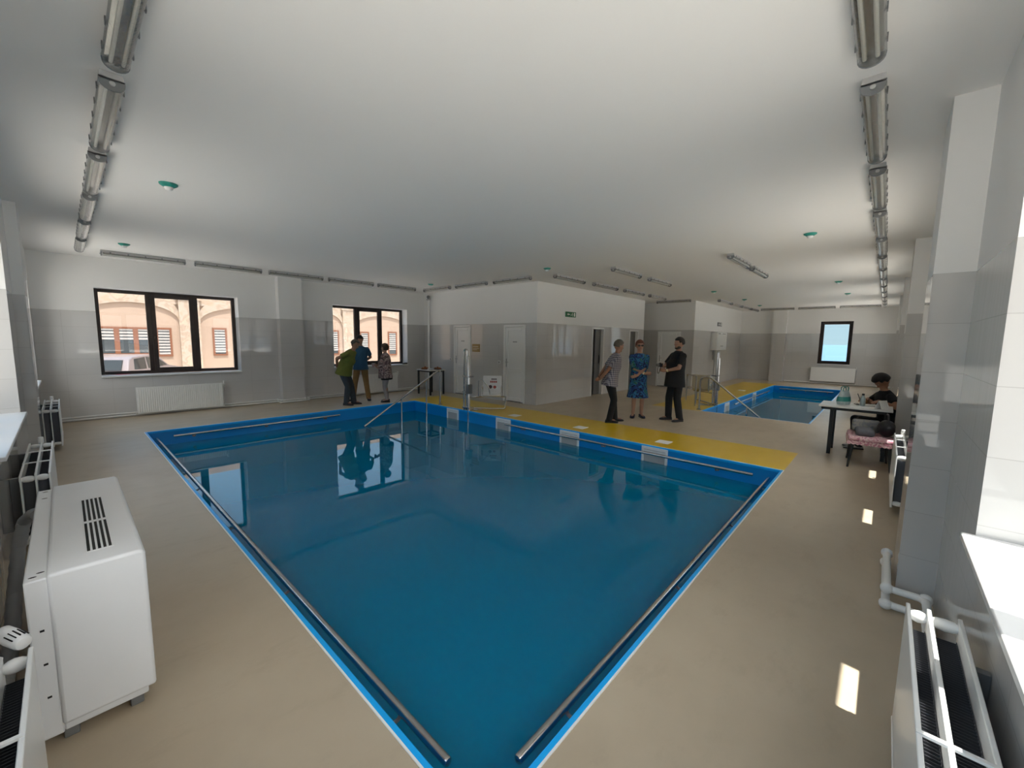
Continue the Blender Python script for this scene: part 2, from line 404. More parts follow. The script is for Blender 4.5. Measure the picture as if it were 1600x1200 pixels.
# ------------------------------------------------------------------ windows
def window(n, loc, rz, w, z1, triple=True, sd=.28, portal=True):
    """local X along the wall, local Y outwards; origin at the middle of the sill"""
    root = struct('window_%d' % n, loc=(loc[0], loc[1], 0), rz=rz)
    h = w / 2; z0 = SZ; d0, d1 = sd, sd + .075; fw = .065
    f = MB(); f.box((-h, d0, z0), (-h + fw, d1, z1)); f.box((h - fw, d0, z0), (h, d1, z1))
    f.box((-h + fw, d0, z0), (h - fw, d1, z0 + fw)); f.box((-h + fw, d0, z1 - fw), (h - fw, d1, z1))
    panes = []
    if triple:
        m1, m2 = -h + .80, -h + 1.585
        f.box((m1 - .045, d0, z0 + fw), (m1 + .045, d1, z1 - fw)); f.box((m2 - .045, d0, z0 + fw), (m2 + .045, d1, z1 - fw))
        obj('window_frame', f, M['brown'], root, bevel=.006)
        s = MB(); a, b = m1 + .03, m2 - .03; e = d0 - .02; sw = .075; za, zb = z0 + fw - .02, z1 - fw + .02
        s.box((a, e, za), (a + sw, d0 + .04, zb)); s.box((b - sw, e, za), (b, d0 + .04, zb))
        s.box((a + sw, e, za), (b - sw, d0 + .04, za + sw)); s.box((a + sw, e, zb - sw), (b - sw, d0 + .04, zb))
        sa = obj('sash', s, M['brown'], root, bevel=.006)
        k = MB(); k.box((a + .025, e - .012, 1.55), (a + .05, e, 1.62)); k.tube([(a + .037, e - .01, 1.60), (a + .037, e - .04, 1.60), (a + .037, e - .045, 1.48)], .009)
        obj('window_handle', k, M['brown'], sa)
        panes = [(-h + fw, m1 - .045), (a + sw, b - sw), (m2 + .045, h - fw)]
    else:
        f.box((-h + fw, d0 - .01, z0 + fw), (-h + fw + .06, d1, z1 - fw)); f.box((h - fw - .06, d0 - .01, z0 + fw), (h - fw, d1, z1 - fw))
        f.box((-h + fw + .06, d0 - .01, z0 + fw), (h - fw - .06, d1, z0 + fw + .06)); f.box((-h + fw + .06, d0 - .01, z1 - fw - .06), (h - fw - .06, d1, z1 - fw))
        obj('window_frame', f, M['brown'], root, bevel=.006)
        panes = [(-h + fw + .06, h - fw - .06)]
    for a, b in panes:
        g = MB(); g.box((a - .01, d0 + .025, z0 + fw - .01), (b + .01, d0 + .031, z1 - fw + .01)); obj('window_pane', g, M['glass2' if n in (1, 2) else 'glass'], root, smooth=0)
    s = MB(); s.box((-h, -.045, z0 - .03), (h, sd, z0)); obj('window_sill', s, M['sill'], root, bevel=.006)
    if portal:
        li = bpy.data.lights.new('window_daylight_portal', 'AREA'); li.shape = 'RECTANGLE'; li.size = w; li.size_y = z1 - z0
        li.cycles.is_portal = True
        lo = bpy.data.objects.new('window_daylight_portal', li); COL.objects.link(lo)
        T = Matrix.Translation((loc[0], loc[1], 0)) @ Matrix.Rotation(rz, 4, 'Z')
        lo.matrix_world = T @ Matrix.Translation((0, TH + .02, (z0 + z1) / 2)) @ Matrix.Rotation(R(-90), 4, 'X')
    return root
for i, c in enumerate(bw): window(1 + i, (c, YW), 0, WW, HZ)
for i, c in enumerate(lw): window(3 + i, (XL, c), R(90), WW, HZ)
for i, c in enumerate(rw): window(6 + i, (c, YR), R(180), WW, HZ)
window(11, (XF, 1.575), R(-90), 1.05, 2.58, False, sd=.12)

# ------------------------------------------------------------------ doors: local X along wall, local Y into the wall
def door(n, loc, rz, w, h, plate=True):
    root = struct('door_%d' % n, loc=loc, rz=rz)
    f = MB(); k = .055
    f.box((-w / 2, -.02, 0), (-w / 2 + k, .12, h)); f.box((w / 2 - k, -.02, 0), (w / 2, .12, h)); f.box((-w / 2 + k, -.02, h - k), (w / 2 - k, .12, h))
    obj('door_frame', f, M['pvc'], root, bevel=.008)
    p = MB(); a, b = -w / 2 + k + .004, w / 2 - k - .004; s = .09
    zs = [(.03, .12), (.80, .90), (h - k - .10, h - k - .006)]
    p.box((a, .0, .02), (a + s, .05, h - k - .006)); p.box((b - s, .0, .02), (b, .05, h - k - .006))
    for za, zb in zs: p.box((a + s, .0, za), (b - s, .05, zb))
    leaf = obj('door_panel', p, M['pvc'], root, bevel=.01)
    q = MB(); q.box((a + s, .02, .12), (b - s, .035, .80)); q.box((a + s, .02, .90), (b - s, .035, h - k - .10))
    obj('infill', q, M['pvc'], leaf)
    g = MB(); g.box((a + .025, -.006, .93), (a + .06, 0, 1.15)); g.tube([(a + .042, 0, 1.06), (a + .042, -.045, 1.06), (a + .15, -.05, 1.06)], .009)
    obj('door_handle', g, M['lightgrey'], leaf)
    if plate:
        t = MB(); t.box((-.07, .012, 1.58), (.07, .02, 1.615)); obj('door_plate', t, M['lightgrey'], leaf)
    t = MB(); t.box((a, -.002, 0), (b, .05, .018)); obj('threshold', t, M['grey'], root)
    return root
door(1, (BX, 9.305, 0), R(-90), .77, 2.06)
door(2, (BX, 7.22, 0), R(-90), .76, 2.04)
door(3, (AX, 5.92, 0), R(-90), .84, 2.03, False)
# two doorways in the long side of the block with grey sliding leaves left half open
for n, (x0, x1, ang) in enumerate(((10.60, 11.27, 10), (12.97, 13.62, 12))):
    root = struct('door_%d' % (4 + n), loc=(x1, BY, 0), rz=0)
    w = x1 - x0; h = 2.04 if n == 0 else 2.03
    f = MB(); f.box((-w, -.012, 0), (-w + .035, .15, h)); f.box((-.035, -.012, 0), (0, .15, h)); f.box((-w + .035, -.012, h - .035), (-.035, .15, h))
    obj('door_frame', f, M['pvc'], root, bevel=.006)
    p = MB(); lw_ = w * (.48 if n == 0 else .62); p.box((-.04 - lw_, .09, .012), (-.036, .125, h - .04))
    leaf = obj('door_panel', p, M['doorgrey'], root, bevel=.004)
    g = MB(); g.box((-.13, .082, .95), (-.10, .09, 1.22)); g.tube([(-.115, .09, 1.0), (-.115, .06, 1.0), (-.115, .06, 1.17), (-.115, .09, 1.17)], .008)
    obj('door_handle', g, M['blackm'], leaf)

# ------------------------------------------------------------------ pools
def pool(name, label, P, ledge):
    x0, x1, y0, y1 = P; e = .003; x0 += e; x1 -= e; y0 += e; y1 -= e
    root = thing(name, label, 'swimming pool', ((x0 + x1) / 2, (y0 + y1) / 2, 0))
    o = root.location.copy()
    def bx(mb, a, b, m=0): mb.box(tuple(V(a) - o), tuple(V(b) - o), m)
    D = -1.45; t = .1
    b = MB()
    for a, c in ((( x0 , y0, D), (x0 + .02, y1, -.004)), ((x1 - .02, y0, D), (x1, y1, -.004)), ((x0 + .02, y0, D), (x1 - .02, y0 + .02, -.004)), ((x0 + .02, y1 - .02, D), (x1 - .02, y1, -.004))): bx(b, a, c)
    bx(b, (x0, y0, D - t), (x1, y1, D))
    for a, c in ledge: bx(b, a, c)
    obj('basin', b, M['liner'], root, smooth=0)
    l = MB(); k = .027
    for a, c in (((x0, y0, -.03), (x0 + k, y1, .004)), ((x1 - k, y0, -.03), (x1, y1, .004)), ((x0 + k, y0, -.03), (x1 - k, y0 + k, .004)), ((x0 + k, y1 - k, -.03), (x1 - k, y1, .004))): bx(l, a, c)
    obj('lip', l, M['liner2'], root, bevel=.004)
    w = MB(); k = .009
    for a, c in (((x0 - k, y0 - k, -.0), (x0, y1 + k, .006)), ((x1, y0 - k, 0), (x1 + k, y1 + k, .006)), ((x0, y0 - k, 0), (x1, y0, .006)), ((x0, y1, 0), (x1, y1 + k, .006))): bx(w, a, c)
    obj('white_bead', w, M['bead'], root, smooth=0)
    s = MB(); s.add([tuple(V(p) - o) for p in ((x0 + .02, y0 + .02, -.26), (x1 - .02, y0 + .02, -.26), (x1 - .02, y1 - .02, -.26), (x0 + .02, y1 - .02, -.26))], [(0, 1, 2, 3)])
    obj('water', s, M['water'], root, smooth=0)
    return root
x0, x1, y0, y1 = P1
big = pool('swimming_pool', 'large rectangular blue pool of still water with beige deck around it', P1,
           [((4.55, y0, -1.45), (x1, y1, -.95)), ((x0, 7.2, -1.45), (4.55, y1, -.95)), ((5.2, 8.1, -.95), (x1, y1, -.72)), ((5.75, 8.1, -.72), (x1, y1, -.50))])
x0, x1, y0, y1 = P2
small = pool('swimming_pool', 'smaller narrow blue pool beyond the standing group, by the far window', P2,
             [((10.3, 1.05, -1.45), (10.9, 3.2, -1.0))])
# skimmer mouths let into the pool wall
def skimmers(root, spots):
    o = root.location
    for (c, ax) in spots:
        f = MB(); d = MB(); w, z0, z1 = .21, -.20, -.015
        def put(mb, u0, u1, za, zb, p, q, m=0):
            if ax == 'x': mb.box((P1[1] - .02 - q - o.x, c + u0 - o.y, za), (P1[1] - .02 - p - o.x, c + u1 - o.y, zb), m)
            else: mb.box((c + u0 - o.x, P2[3] - .02 - q - o.y, za), (c + u1 - o.x, P2[3] - .02 - p - o.y, zb), m)
        put(f, -w, w, z1 - .045, z1, 0, .028); put(f, -w, -w + .035, z0 - .1, z1 - .045, 0, .028); put(f, w - .035, w, z0 - .1, z1 - .045, 0, .028)
        put(f, -w + .035, w - .035, z0 - .1, z0 - .065, 0, .028)
        sk = obj('skimmer', f, M['bead'], root, bevel=.004)
        put(d, -w + .03, w - .03, z0 - .07, z1 - .04, .002, .012); put(d, -w + .035, w - .035, z1 - .085, z1 - .055, .012, .02, 1)
        obj('skimmer_flap', d, [M['lightgrey'], M['bead']], sk)
skimmers(big, [(7.57, 'x'), (5.89, 'x'), (4.2, 'x'), (2.58, 'x')])
skimmers(small, [(12.4, 'y'), (15.6, 'y')])

# grab rails just inside the pool edges
def grab_rail(label, a, b, inward, z=-.10):
    a, b, inw = V((*a, z)), V((*b, z)), V((*inward, 0))
    root = thing('grab_rail', label, 'handrail', (a + b) / 2); o = root.location
    m = MB(); m.tube([a - o, b - o], .021, 12)
    for p, s in ((a, -1), (b, 1)):
        d = (b - a).normalized() * s; m.tube([p - o, p - o + d * .008, p - o + d * .014], [.021, .018, .008], 12)
    obj('rail', m, M['chrome'], root)
    n = max(3, int((b - a).length / 1.15)); d = (b - a)
    for i in range(n):
        p = a + d * ((i + .25) / (n - .5)) - o
        k = MB(); k.tube(bend([p, p - V((0, 0, .05)), p - V((0, 0, .05)) - inw * .105], .03), .009, 8)
        q = p - V((0, 0, .05)) - inw * .105
        k.tube([q, q + inw * .008], .028, 12)
        obj('bracket', k, M['grey'], root)
    return root
grab_rail('long steel grab rail inside the large pool on the fan coil side', (.957, 1.21), (.957, 9.02), (1, 0))
grab_rail('long steel grab rail inside the large pool on the sunlit radiator side', (1.17, .999), (6.08, .999), (0, 1))
grab_rail('steel grab rail inside the large pool along the yellow deck strip', (6.10, 1.19), (6.10, 5.75), (-1, 0))
grab_rail('steel grab rail inside the large pool below the two brown windows', (1.19, 9.05), (4.12, 9.05), (0, -1))
grab_rail('steel grab rail of the small pool along its yellow deck', (12.9, 3.09), (17.6, 3.09), (0, -1))
grab_rail('steel grab rail of the small pool on its far window side', (18.76, 1.3), (18.76, 2.95), (-1, 0))

# sloping stair handrails
def stair_rail(label, base, d, top, run, end, posts):
    """base on deck; d unit direction into the pool; top height, horizontal run before the slope, end=(distance, z)"""
    root = thing('stair_handrail', label, 'handrail', (base[0], base[1], 0)); D = V((*d, 0))
    m = MB(); pts = bend([V((0, 0, .0)), V((0, 0, top)), D * run + V((0, 0, top + .02)), D * end[0] + V((0, 0, end[1]))], .09, 6)
    m.tube(pts, .021, 12); obj('rail', m, M['chrome'], root)
    f = MB(); f.lathe([(.055, 0), (.055, .008), (.03, .02), (.022, .03)]); obj('flange', f, M['grey'], root)
    for s, zt, zb in posts:
        p = MB(); p.tube([D * s + V((0, 0, zb)), D * s + V((0, 0, zt))], .019, 10); obj('post', p, M['chrome'], root)
    return root
e1 = (1.84, -.14); sl = (.85 + .14) / (1.84 - .06)
stair_rail('sloping steel stair handrail going down into the large pool by the buffet table', (6.33, 8.22), (-1, 0), .85, .05, (2.05, -.26),
           [(1.12, .87 - .62, -.95), (.42, .62, -.5)])
stair_rail('sloping steel stair handrail going down into the small pool', (10.5, 3.31), (0, -1), .80, .22, (1.5, -.16), [(1.05, .2, -1.0)])
root = thing('guard_rail', 'low steel tube guard rail on the yellow deck beside the small pool', 'guard rail', (11.9, 4.12, 0))
m = MB(); m.tube(bend([(0, 0, 0), (0, 0, .76), (-.9, -.55, .77)], .09, 6), .02, 10); obj('top_rail', m, M['chrome'], root)
m = MB(); m.tube([(0, 0, .40), (-.25, -.72, .40)], .017, 10); obj('mid_rail', m, M['chrome'], root)
m = MB(); m.tube([(-.9, -.55, 0), (-.9, -.55, .765)], .02, 10); obj('post', m, M['chrome'], root)

# pool lifts: mast on the pool edge, seat swung over the deck. local X points from the pool to the deck
def pool_lift(label, loc, rz, seatmat, prints, seat_rz=0.0):
    root = thing('pool_lift', label, 'pool lift', loc, rz)
    b = MB(); b.box((.06, -.16, 0), (.34, .16, .012)); b.box((-.02, -.10, 0), (.08, .10, .06)); obj('base_plate', b, M['chrome'], root, bevel=.004)
    m = MB()
    m.tube(bend([(-.06, .07, -.85), (-.06, .07, 1.42), (-.06, -.03, 1.42), (-.06, -.03, .1)], .05, 6), .021, 12)
    m.tube([(-.06, -.09, -.85), (-.06, -.09, 1.24), (-.06, -.09, 1.27)], [.032, .032, .02], 14); m.tube([(.02, -.02, .0), (.02, -.02, .70)], .022, 12)
    for z in (.05, .42, .78): m.box((-.09, -.13, z), (.05, .10, z + .03))
    obj('mast', m, M['chrome'], root)
    c = MB(); c.box((-.11, -.145, .40), (.01, -.035, .62)); 
    obj('carriage', c, M['grey'], root, bevel=.01)
    a = MB(); a.tube(bend([(.02, -.02, .32), (.20, -.18, .32), (.62, -.32, .32), (.62, -.62, .32)], .08), .018, 10)
    a.tube(bend([(.18, -.16, .32), (.18, -.16, .70), (.24, -.22, .73), (.34, -.34, .55), (.36, -.36, .34)], .06), .014, 10)
    a.tube(bend([(.62, -.62, .32), (.62, -.62, .04), (.35, -.35, .04), (.10, -.05, .05)], .05), .016, 10)
    obj('swing_arm', a, M['chrome'], root)
    T = Matrix.Translation((.42, -.36, .34)) @ Matrix.Rotation(R(42) + seat_rz, 4, 'Z')
    # shell: seat pan, raised rim and a sloping back; sitter faces local -X of T
    s = MB(); prof = [(-.24, .03), (-.20, .0), (.10, .0), (.17, .05), (.27, .44), (.245, .452), (.135, .07), (.09, .032), (-.19, .032), (-.235, .055)]
    s.prism(prof, -.22, .22, lambda u, v, w: (u, w, v), 0, T)
    seat = obj('seat', s, seatmat, root, bevel=.012)
    for y in (-.225, .225):
        r = MB(); r.tube(bend([(-.18, y, .01), (-.12, y, .22), (.10, y, .24), (.19, y, .12)], .06), .012, 8, T=T); obj('armrest', r, M['chrome'], root)
    if prints:
        ca, sa = .27 - .17, .44 - .05; ln = math.hypot(ca, sa)
        for (v, w0, w1, hh, mt) in ((.78, -.10, .03, .035, 1), (.62, -.11, .06, .045, 0), (.30, -.10, -.02, .075, 0), (.31, .0, .09, .09, 1)):
            k = MB()
            def P(u, y, off): return (.135 + (.245 - .135) * u - off * sa / ln, y, .07 + (.452 - .07) * u + off * ca / ln)
            if hh > .06:
                n = 12; c0 = (w0 + w1) / 2; rr = hh / 2
                ring = [(v + math.sin(2 * math.pi * i / n) * rr / ln, c0 + math.cos(2 * math.pi * i / n) * rr) for i in range(n)]
                k.loft([[P(u, y, .0) for u, y in ring], [P(u, y, .003) for u, y in ring]], 0, True, T)
            else:
                for j in range(4):
                    ya = w0 + (w1 - w0) * j / 4; yb = ya + (w1 - w0) * .2
                    k.add([P(v - hh / 2 / ln, ya, .0), P(v - hh / 2 / ln, yb, .0), P(v + hh / 2 / ln, yb, .0), P(v + hh / 2 / ln, ya, .0),
                           P(v - hh / 2 / ln, ya, .003), P(v - hh / 2 / ln, yb, .003), P(v + hh / 2 / ln, yb, .003), P(v + hh / 2 / ln, ya, .003)],
                          [(0, 3, 2, 1), (4, 5, 6, 7), (0, 1, 5, 4), (1, 2, 6, 5), (2, 3, 7, 6), (3, 0, 4, 7)], 0, T)
            obj('print', k, M['darkprint'] if mt else M['redprint'], seat)
    return root
pool_lift('steel pool lift with white printed seat at the large pool', (6.29, 7.12, 0), 0, M['seatwhite'], True)
pool_lift('steel pool lift with cream seat at the small pool', (11.42, 3.26, 0), R(90), M['cream'], False, R(60))

# white plates set in the yellow deck
pl = MB(); pl.box((-.11, -.11, 0), (.11, .11, .006)); proto = None
for x, y, lb in ((6.57, 5.90, 'square white deck plate on the yellow strip near the pool lift'), (6.57, 4.20, 'square white deck plate on the yellow strip, between two others'),
                 (6.60, 2.60, 'square white deck plate on the yellow strip farthest from the pool lift'), (15.9, 3.62, 'square white deck plate on yellow deck of the small pool')):
    if proto is None:
        proto = obj('deck_plate', pl, M['paper'], bevel=.002); o = proto
    else: o = proto.copy(); COL.objects.link(o)
    o.location = (x, y, 0); tag(o, lb, 'plate')

# ------------------------------------------------------------------ ceiling lights (local X along the fitting, hung under z=0)
def make_light():
    root = thing('ceiling_light', 'x', 'ceiling light', (0, 0, ZC)); l = 1.16 / 2
    def sec(w, z0, z1, n=10):
        return [(-w, z1)] + [(-w * math.cos(math.pi * i / n), z1 + (z0 - z1) * math.sin(math.pi * i / n)) for i in range(n + 1)] + [(w, z1)]
    h = MB(); h.prism([(-.052, -.035), (-.048, -.001), (.048, -.001), (.052, -.035), (.056, -.045), (-.056, -.045)], -l, l, lambda u, v, w: (w, u, v)); obj('housing', h, M['lightgrey'], root)
    r = MB(); r.prism([(-.046, -.047), (-.02, -.058), (.02, -.058), (.046, -.047)], -l + .03, l - .03, lambda u, v, w: (w, u, v)); obj('reflector', r, M['reflector'], root, smooth=0)
    for y in (-.024, .024):
        t = MB(); t.tube([(-l + .04, y, -.071), (l - .04, y, -.071)], .009, 8); obj('lamp_tube', t, M['tube'], root)
    d = MB(); n = 10; rings = []
    for x in (-l + .012, l - .012):
        rings.append([(x, -.053 * math.cos(math.pi * i / n), -.045 - .052 * math.sin(math.pi * i / n) ** .8) for i in range(n + 1)])
    d.loft(rings, 0, False); obj('diffuser', d, M['diffuser'], root)
    for s in (-1, 1):
        e = MB(); ring = [(-.055, -.03), *[(-.056 * math.cos(math.pi * i / n), -.045 - .054 * math.sin(math.pi * i / n) ** .8) for i in range(n + 1)], (.055, -.03)]
        e.prism(ring, s * (l - .012), s * l, lambda u, v, w: (w, u, v)); cap = obj('end_cap', e, M['grey'], root, bevel=.003)
        g = MB(); g.tube([(s * l, 0, -.062), (s * (l + .012), 0, -.062)], .013, 10); obj('cable_gland', g, M['lightgrey'], cap)
    for x in (-.46, -.23, 0, .23, .46):
        for s in (-1, 1):
            c = MB(); c.box((x - .010, s * .0545, -.060), (x + .010, s * .0595, -.028)); obj('clip', c, M['grey'], root)
    return root
LIGHT = make_light(); first = True
ORD = ['first', 'second', 'third', 'fourth', 'fifth', 'sixth', 'seventh', 'eighth', 'ninth', 'tenth', 'eleventh', 'twelfth', 'thirteenth', 'fourteenth']
def light_row(pts, rz, text, group):
    global first
    for i, (x, y) in enumerate(pts):
        lb = text.replace('#', ORD[i])
        if first:
            LIGHT.location = (x, y, ZC); LIGHT.rotation_euler = (0, 0, rz); LIGHT['label'] = lb; LIGHT['group'] = group; first = False
        else: dup(LIGHT, (x, y, ZC), rz, lb, group)
light_row([(.285, 2.49 + 1.4 * i) for i in range(6)], R(90), '# tube light from the camera in the ceiling row over the fan coil', 'ceiling lights over the fan coil side')
light_row([(2.19 + 1.452 * i, .172) for i in range(13)], 0, '# tube light from the camera in the ceiling row along the columned wall', 'ceiling lights along the columned wall')
light_row([(1.12 + 1.31 * i, 10.16) for i in range(5)], 0, '# tube light from the corner in the ceiling row along the brown windows', 'ceiling lights along the window wall')
light_row([(7.25, 9.55 - 1.44 * i) for i in range(3)], R(90), '# tube light from the corner in the ceiling row above the white doors', 'ceiling lights above the white doors')
light_row([(7.95 + 1.62 * i, 5.49) for i in range(4)], 0, '# tube light along the ceiling row above the green exit sign', 'ceiling lights above the exit sign')
light_row([(7.93 + 1.66 * i, 4.07) for i in range(2)], 0, '# tube light of the pair above the three standing people', 'pair of ceiling lights above the standing group')
light_row([(8.0 + 1.45 * i, 2.0) for i in range(2)], 0, '# tube light of the pair over the deck between the two pools', 'pair of ceiling lights between the pools')
light_row([(14.4, 5.6)], R(90), 'single tube light above the door in the recess', 'ceiling light at the recess')
light_row([(15.5 + 1.45 * i, 4.27) for i in range(4)], 0, '# tube light along the ceiling row above the wall cabinet', 'ceiling lights above the wall cabinet')
light_row([(19.9, 3.45 - 1.3 * i) for i in range(3)], R(90), '# tube light from the cabinet wall in the ceiling row before the far window', 'ceiling lights before the far window')

root = thing('smoke_detector', 'teal ceiling detector nearest the fan coil', 'detector', (.79, 5.24, ZC))
b = MB(); b.lathe([(.075, 0), (.072, -.012), (.045, -.03), (.03, -.034)]); obj('mount', b, M['teal'], root)
b = MB(); b.lathe([(.036, -.03), (.036, -.045), (.028, -.058), (.012, -.064), (.002, -.064)]); obj('sensor', b, M['white'], root)
root['label'] = 'teal ceiling detector beside the fan coil light row, the one close to camera'
for x, y, lb in ((.77, 9.19, 'teal ceiling detector by the brown window wall, above its wall radiator'), (6.76, .87, 'teal ceiling detector near the columned wall above the large pool corner'),
                 (6.71, 5.20, 'teal ceiling detector at the corner of the tiled block'), (12.2, .95, 'teal ceiling detector above the small pool, the one over the seated person'),
                 (15.17, .95, 'teal ceiling detector above the small pool, second along the columned wall'), (6.73, 9.13, 'teal ceiling detector above the buffet table'),
                 (12.58, 3.76, 'teal ceiling detector above the pool lift with the cream seat'), (15.41, 3.63, 'teal ceiling detector over yellow deck, above the wall cabinet'),
                 (18.12, 3.73, 'teal ceiling detector over yellow deck closest to the far window wall')):
    dup(root, (x, y, ZC), 0, lb)

# ------------------------------------------------------------------ radiators: local X along, local Y from wall into the room
def radiator(label, loc, rz, ln, z0, z1, panels, ribs=False, valve=1, straps=4, depth=.15, knob=True):
    root = thing('radiator', label, 'radiator', loc, rz); h = ln / 2
    for i, y in enumerate(panels):
        p = MB(); th = .011
        if ribs and i == len(panels) - 1:
            n = int(ln / .034); poly = []
            prof = [(-h, y - th)] + [(-h, y)]
            for j in range(n):
                a = -h + .01 + (ln - .02) * j / n; w = (ln - .02) / n
                prof += [(a + w * .1, y), (a + w * .2, y + .009), (a + w * .65, y + .009), (a + w * .78, y)]
            prof += [(h, y), (h, y - th)]
            # front sheet with pressed vertical channels
            for (za, zb) in ((z0 + .02, z1 - .02),): p.prism(prof, za, zb, lambda u, v, w: (u, v, w))
            p.box((-h, y - th, z0), (h, y + .006, z0 + .022)); p.box((-h, y - th, z1 - .022), (h, y + .006, z1))
        else:
            p.box((-h, y - th, z0), (h, y, z1)); p.box((-h, y - th - .001, z1 - .006), (h, y + .001, z1 + .003)); p.box((-h, y - th - .003, z0 - .003), (h, y + .003, z0 + .01))
        obj('panel', p, M['white'], root, smooth=0 if ribs else 38, bevel=0 if ribs else .003)
    ys = list(panels)
    for a, b in zip(ys[:-1], ys[1:]):
        f = MB(); lo, hi = a + .002, b - .018; n = int((ln - .1) / .014); pts = []
        for j in range(n):
            x = -h + .05 + (ln - .1) * j / n; f.box((x, lo, z0 + .05), (x + .0012, hi, z1 - .07))
        f.box((-h + .05, lo, z0 + .05), (h - .05, lo + .002, z1 - .07))
        obj('convector', f, M['fin'], root, smooth=0)
    lo, hi = ys[0] - .014, ys[-1]
    for s in (-1, 1):
        for z in (z0 + .035, z1 - .03):
            c = MB(); x = s * (h - .025); c.tube([(x, lo, z), (x, hi, z)], .013, 10)
            for a, b in zip(ys[:-1], ys[1:]):
                mid = (a + b - .014) / 2; c.tube([(x, a, z), (x, a + .01, z), (x, mid, z), (x, b - .024, z), (x, b - .014, z)], [.015, .021, .024, .021, .015], 12)
            obj('connector', c, M['white'], root)
    for j in range(straps):
        x = -h + ln * (j + 1) / (straps + 1); c = MB(); c.box((x - .007, lo, z1 - .002), (x + .007, hi, z1 + .006)); obj('strap', c, M['white'], root)
    for x in (-h * .7, h * .7):
        c = MB(); c.box((x - .015, .001, z0 + .06), (x + .015, ys[0] - .014, z1 - .05)); obj('bracket', c, M['grey'], root)
    if valve:
        x = valve * (h + .03); y = (lo + hi) / 2; c = MB(); c.tube([(valve * (h - .02), y, z1 - .03), (x + valve * .02, y, z1 - .03)], .012, 10)
        c.tube(bend([(x, y, z1 - .03), (x, y, z1 - .10), (x, .03, z1 - .14), (x, .03, .03)], .03), .010, 8); v = obj('valve', c, M['white'], root)
        if knob:
            k = MB(); T = Matrix.Translation((x, y, z1 - .03)); k.tube([(0, 0, 0), (0, 0, .015), (0, 0, .045), (0, 0, .075), (0, 0, .08)], [.014, .02, .021, .019, .012], 14, T=T)
            obj('thermostat_knob', k, M['pvc'], v)
        c = MB(); x = -valve * (h + .02); c.tube(bend([(-valve * (h - .02), y, z0 + .035), (x, y, z0 + .035), (x, y - .02, z0 - .03)], .015), .010, 8); obj('return_pipe', c, M['white'], root)
    return root
S3 = [.055, .135, .205]
radiator('ribbed white radiator under the wide brown window with the parked car', (1.65, YW, 0), R(180), 1.46, .06, .585, [.05, .12], True, -1)
radiator('ribbed white radiator under the brown window behind the three people', (6.17, YW, 0), R(180), 1.46, .06, .585, [.05, .12], True, -1)
radiator('three panel white radiator behind the far end of the fan coil, beneath a side window', (XL, 5.29, 0), R(-90), 1.36, .08, .60, [.07, .145, .215], False, -1, 2)
radiator('white side wall radiator in the corner next to the brown window wall', (XL, 9.15, 0), R(-90), 1.26, .07, .60, [.09, .165, .245], False, -1, 3)
radiator('white radiator in front of the fan coil end, cropped by the picture edge', (XL, 1.36, 0), R(-90), 1.36, .08, .60, [.06, .145, .21], False, -1, 2, knob=False)
radiator('large triple panel white radiator below the sunlit tiled sill', (1.50, YR, 0), 0, 1.52, .08, .60, [.06, .145, .205], False, 0, 1)
radiator('white radiator behind the first column beside the pink bench', (5.99, YR, 0), 0, 1.32, .08, .60, [.06, .12, .20], False, 1, 2)
radiator('flat white radiator under the single far window', (XF, 1.56, 0), R(90), 1.44, .13, .69, [.05, .12], False, -1, 3)

# heating pipes along the skirting
def pipe_run(label, pts, r=.014, rad=.035):
    pts = [V(p) for p in pts]; root = thing('heating_pipe', label, 'pipe', pts[0])
    m = MB(); m.tube(bend([p - pts[0] for p in pts], rad), r, 10); obj('pipe', m, M['pvc'], root)
    for p in pts[1:-1]:
        q = p - pts[0]; e = MB(); e.ell(q, (r * 1.55,) * 3, nu=10, nv=8); obj('elbow', e, M['pvc'], root)
    return root
pipe_run('lower white heating pipe along the foot of the brown window wall', [(-.20, YW - .04, .035), (3.53, YW - .04, .035), (3.53, YW - .25, .035), (4.21, YW - .25, .035), (4.21, YW - .04, .035), (7.9, YW - .04, .035)])
pipe_run('upper white heating pipe along the foot of the brown window wall', [(-.20, YW - .04, .085), (3.53, YW - .04, .085), (3.53, YW - .25, .085), (4.21, YW - .25, .085), (4.21, YW - .04, .085), (7.9, YW - .04, .085)], .012)
pipe_run('lower white pipe stepping around the foot of the first column', [(2.40, -.30, .04), (3.36, -.30, .04), (3.36, -.125, .04), (4.02, -.125, .04), (4.02, -.155, .04)], .022, .05)
pipe_run('upper white pipe stepping around the foot of the first column', [(2.40, -.30, .115), (3.42, -.30, .115), (3.42, -.125, .115), (4.02, -.125, .115), (4.02, -.155, .115)], .022, .05)
pipe_run('white heating pipe along the foot of the far window wall', [(XF - .04, 3.2, .05), (XF - .04, -.2, .05)], .018)
pipe_run('white riser pipe in the corner behind the buffet table', [(7.93, 10.88, .02), (7.93, 10.88, 2.86)], .035)
root = thing('wall_camera', 'small grey camera above the white corner pipe', 'camera', (7.93, 10.88, 2.86))
m = MB(); m.box((-.05, -.05, 0), (.05, .05, .05)); obj('housing', m, M['lightgrey'], root, bevel=.01)
m = MB(); m.ell((-.03, -.03, .10), (.05, .05, .055)); obj('lens_dome', m, M['grey'], root)
root = thing('drain_hose', 'pale corrugated hose between the fan coil and the side wall', 'hose', (-.24, 3.7, 0))
m = MB(); pts = [(-.06, -.75, .03), (-.05, -.5, .05), (-.05, -.15, .16), (-.03, .05, .36), (.0, .12, .50), (.05, -.02, .58), (.075, -.14, .6)]
pp = []
for i in range(len(pts) - 1):
    for j in range(8): pp.append(V(pts[i]).lerp(V(pts[i + 1]), j / 8))
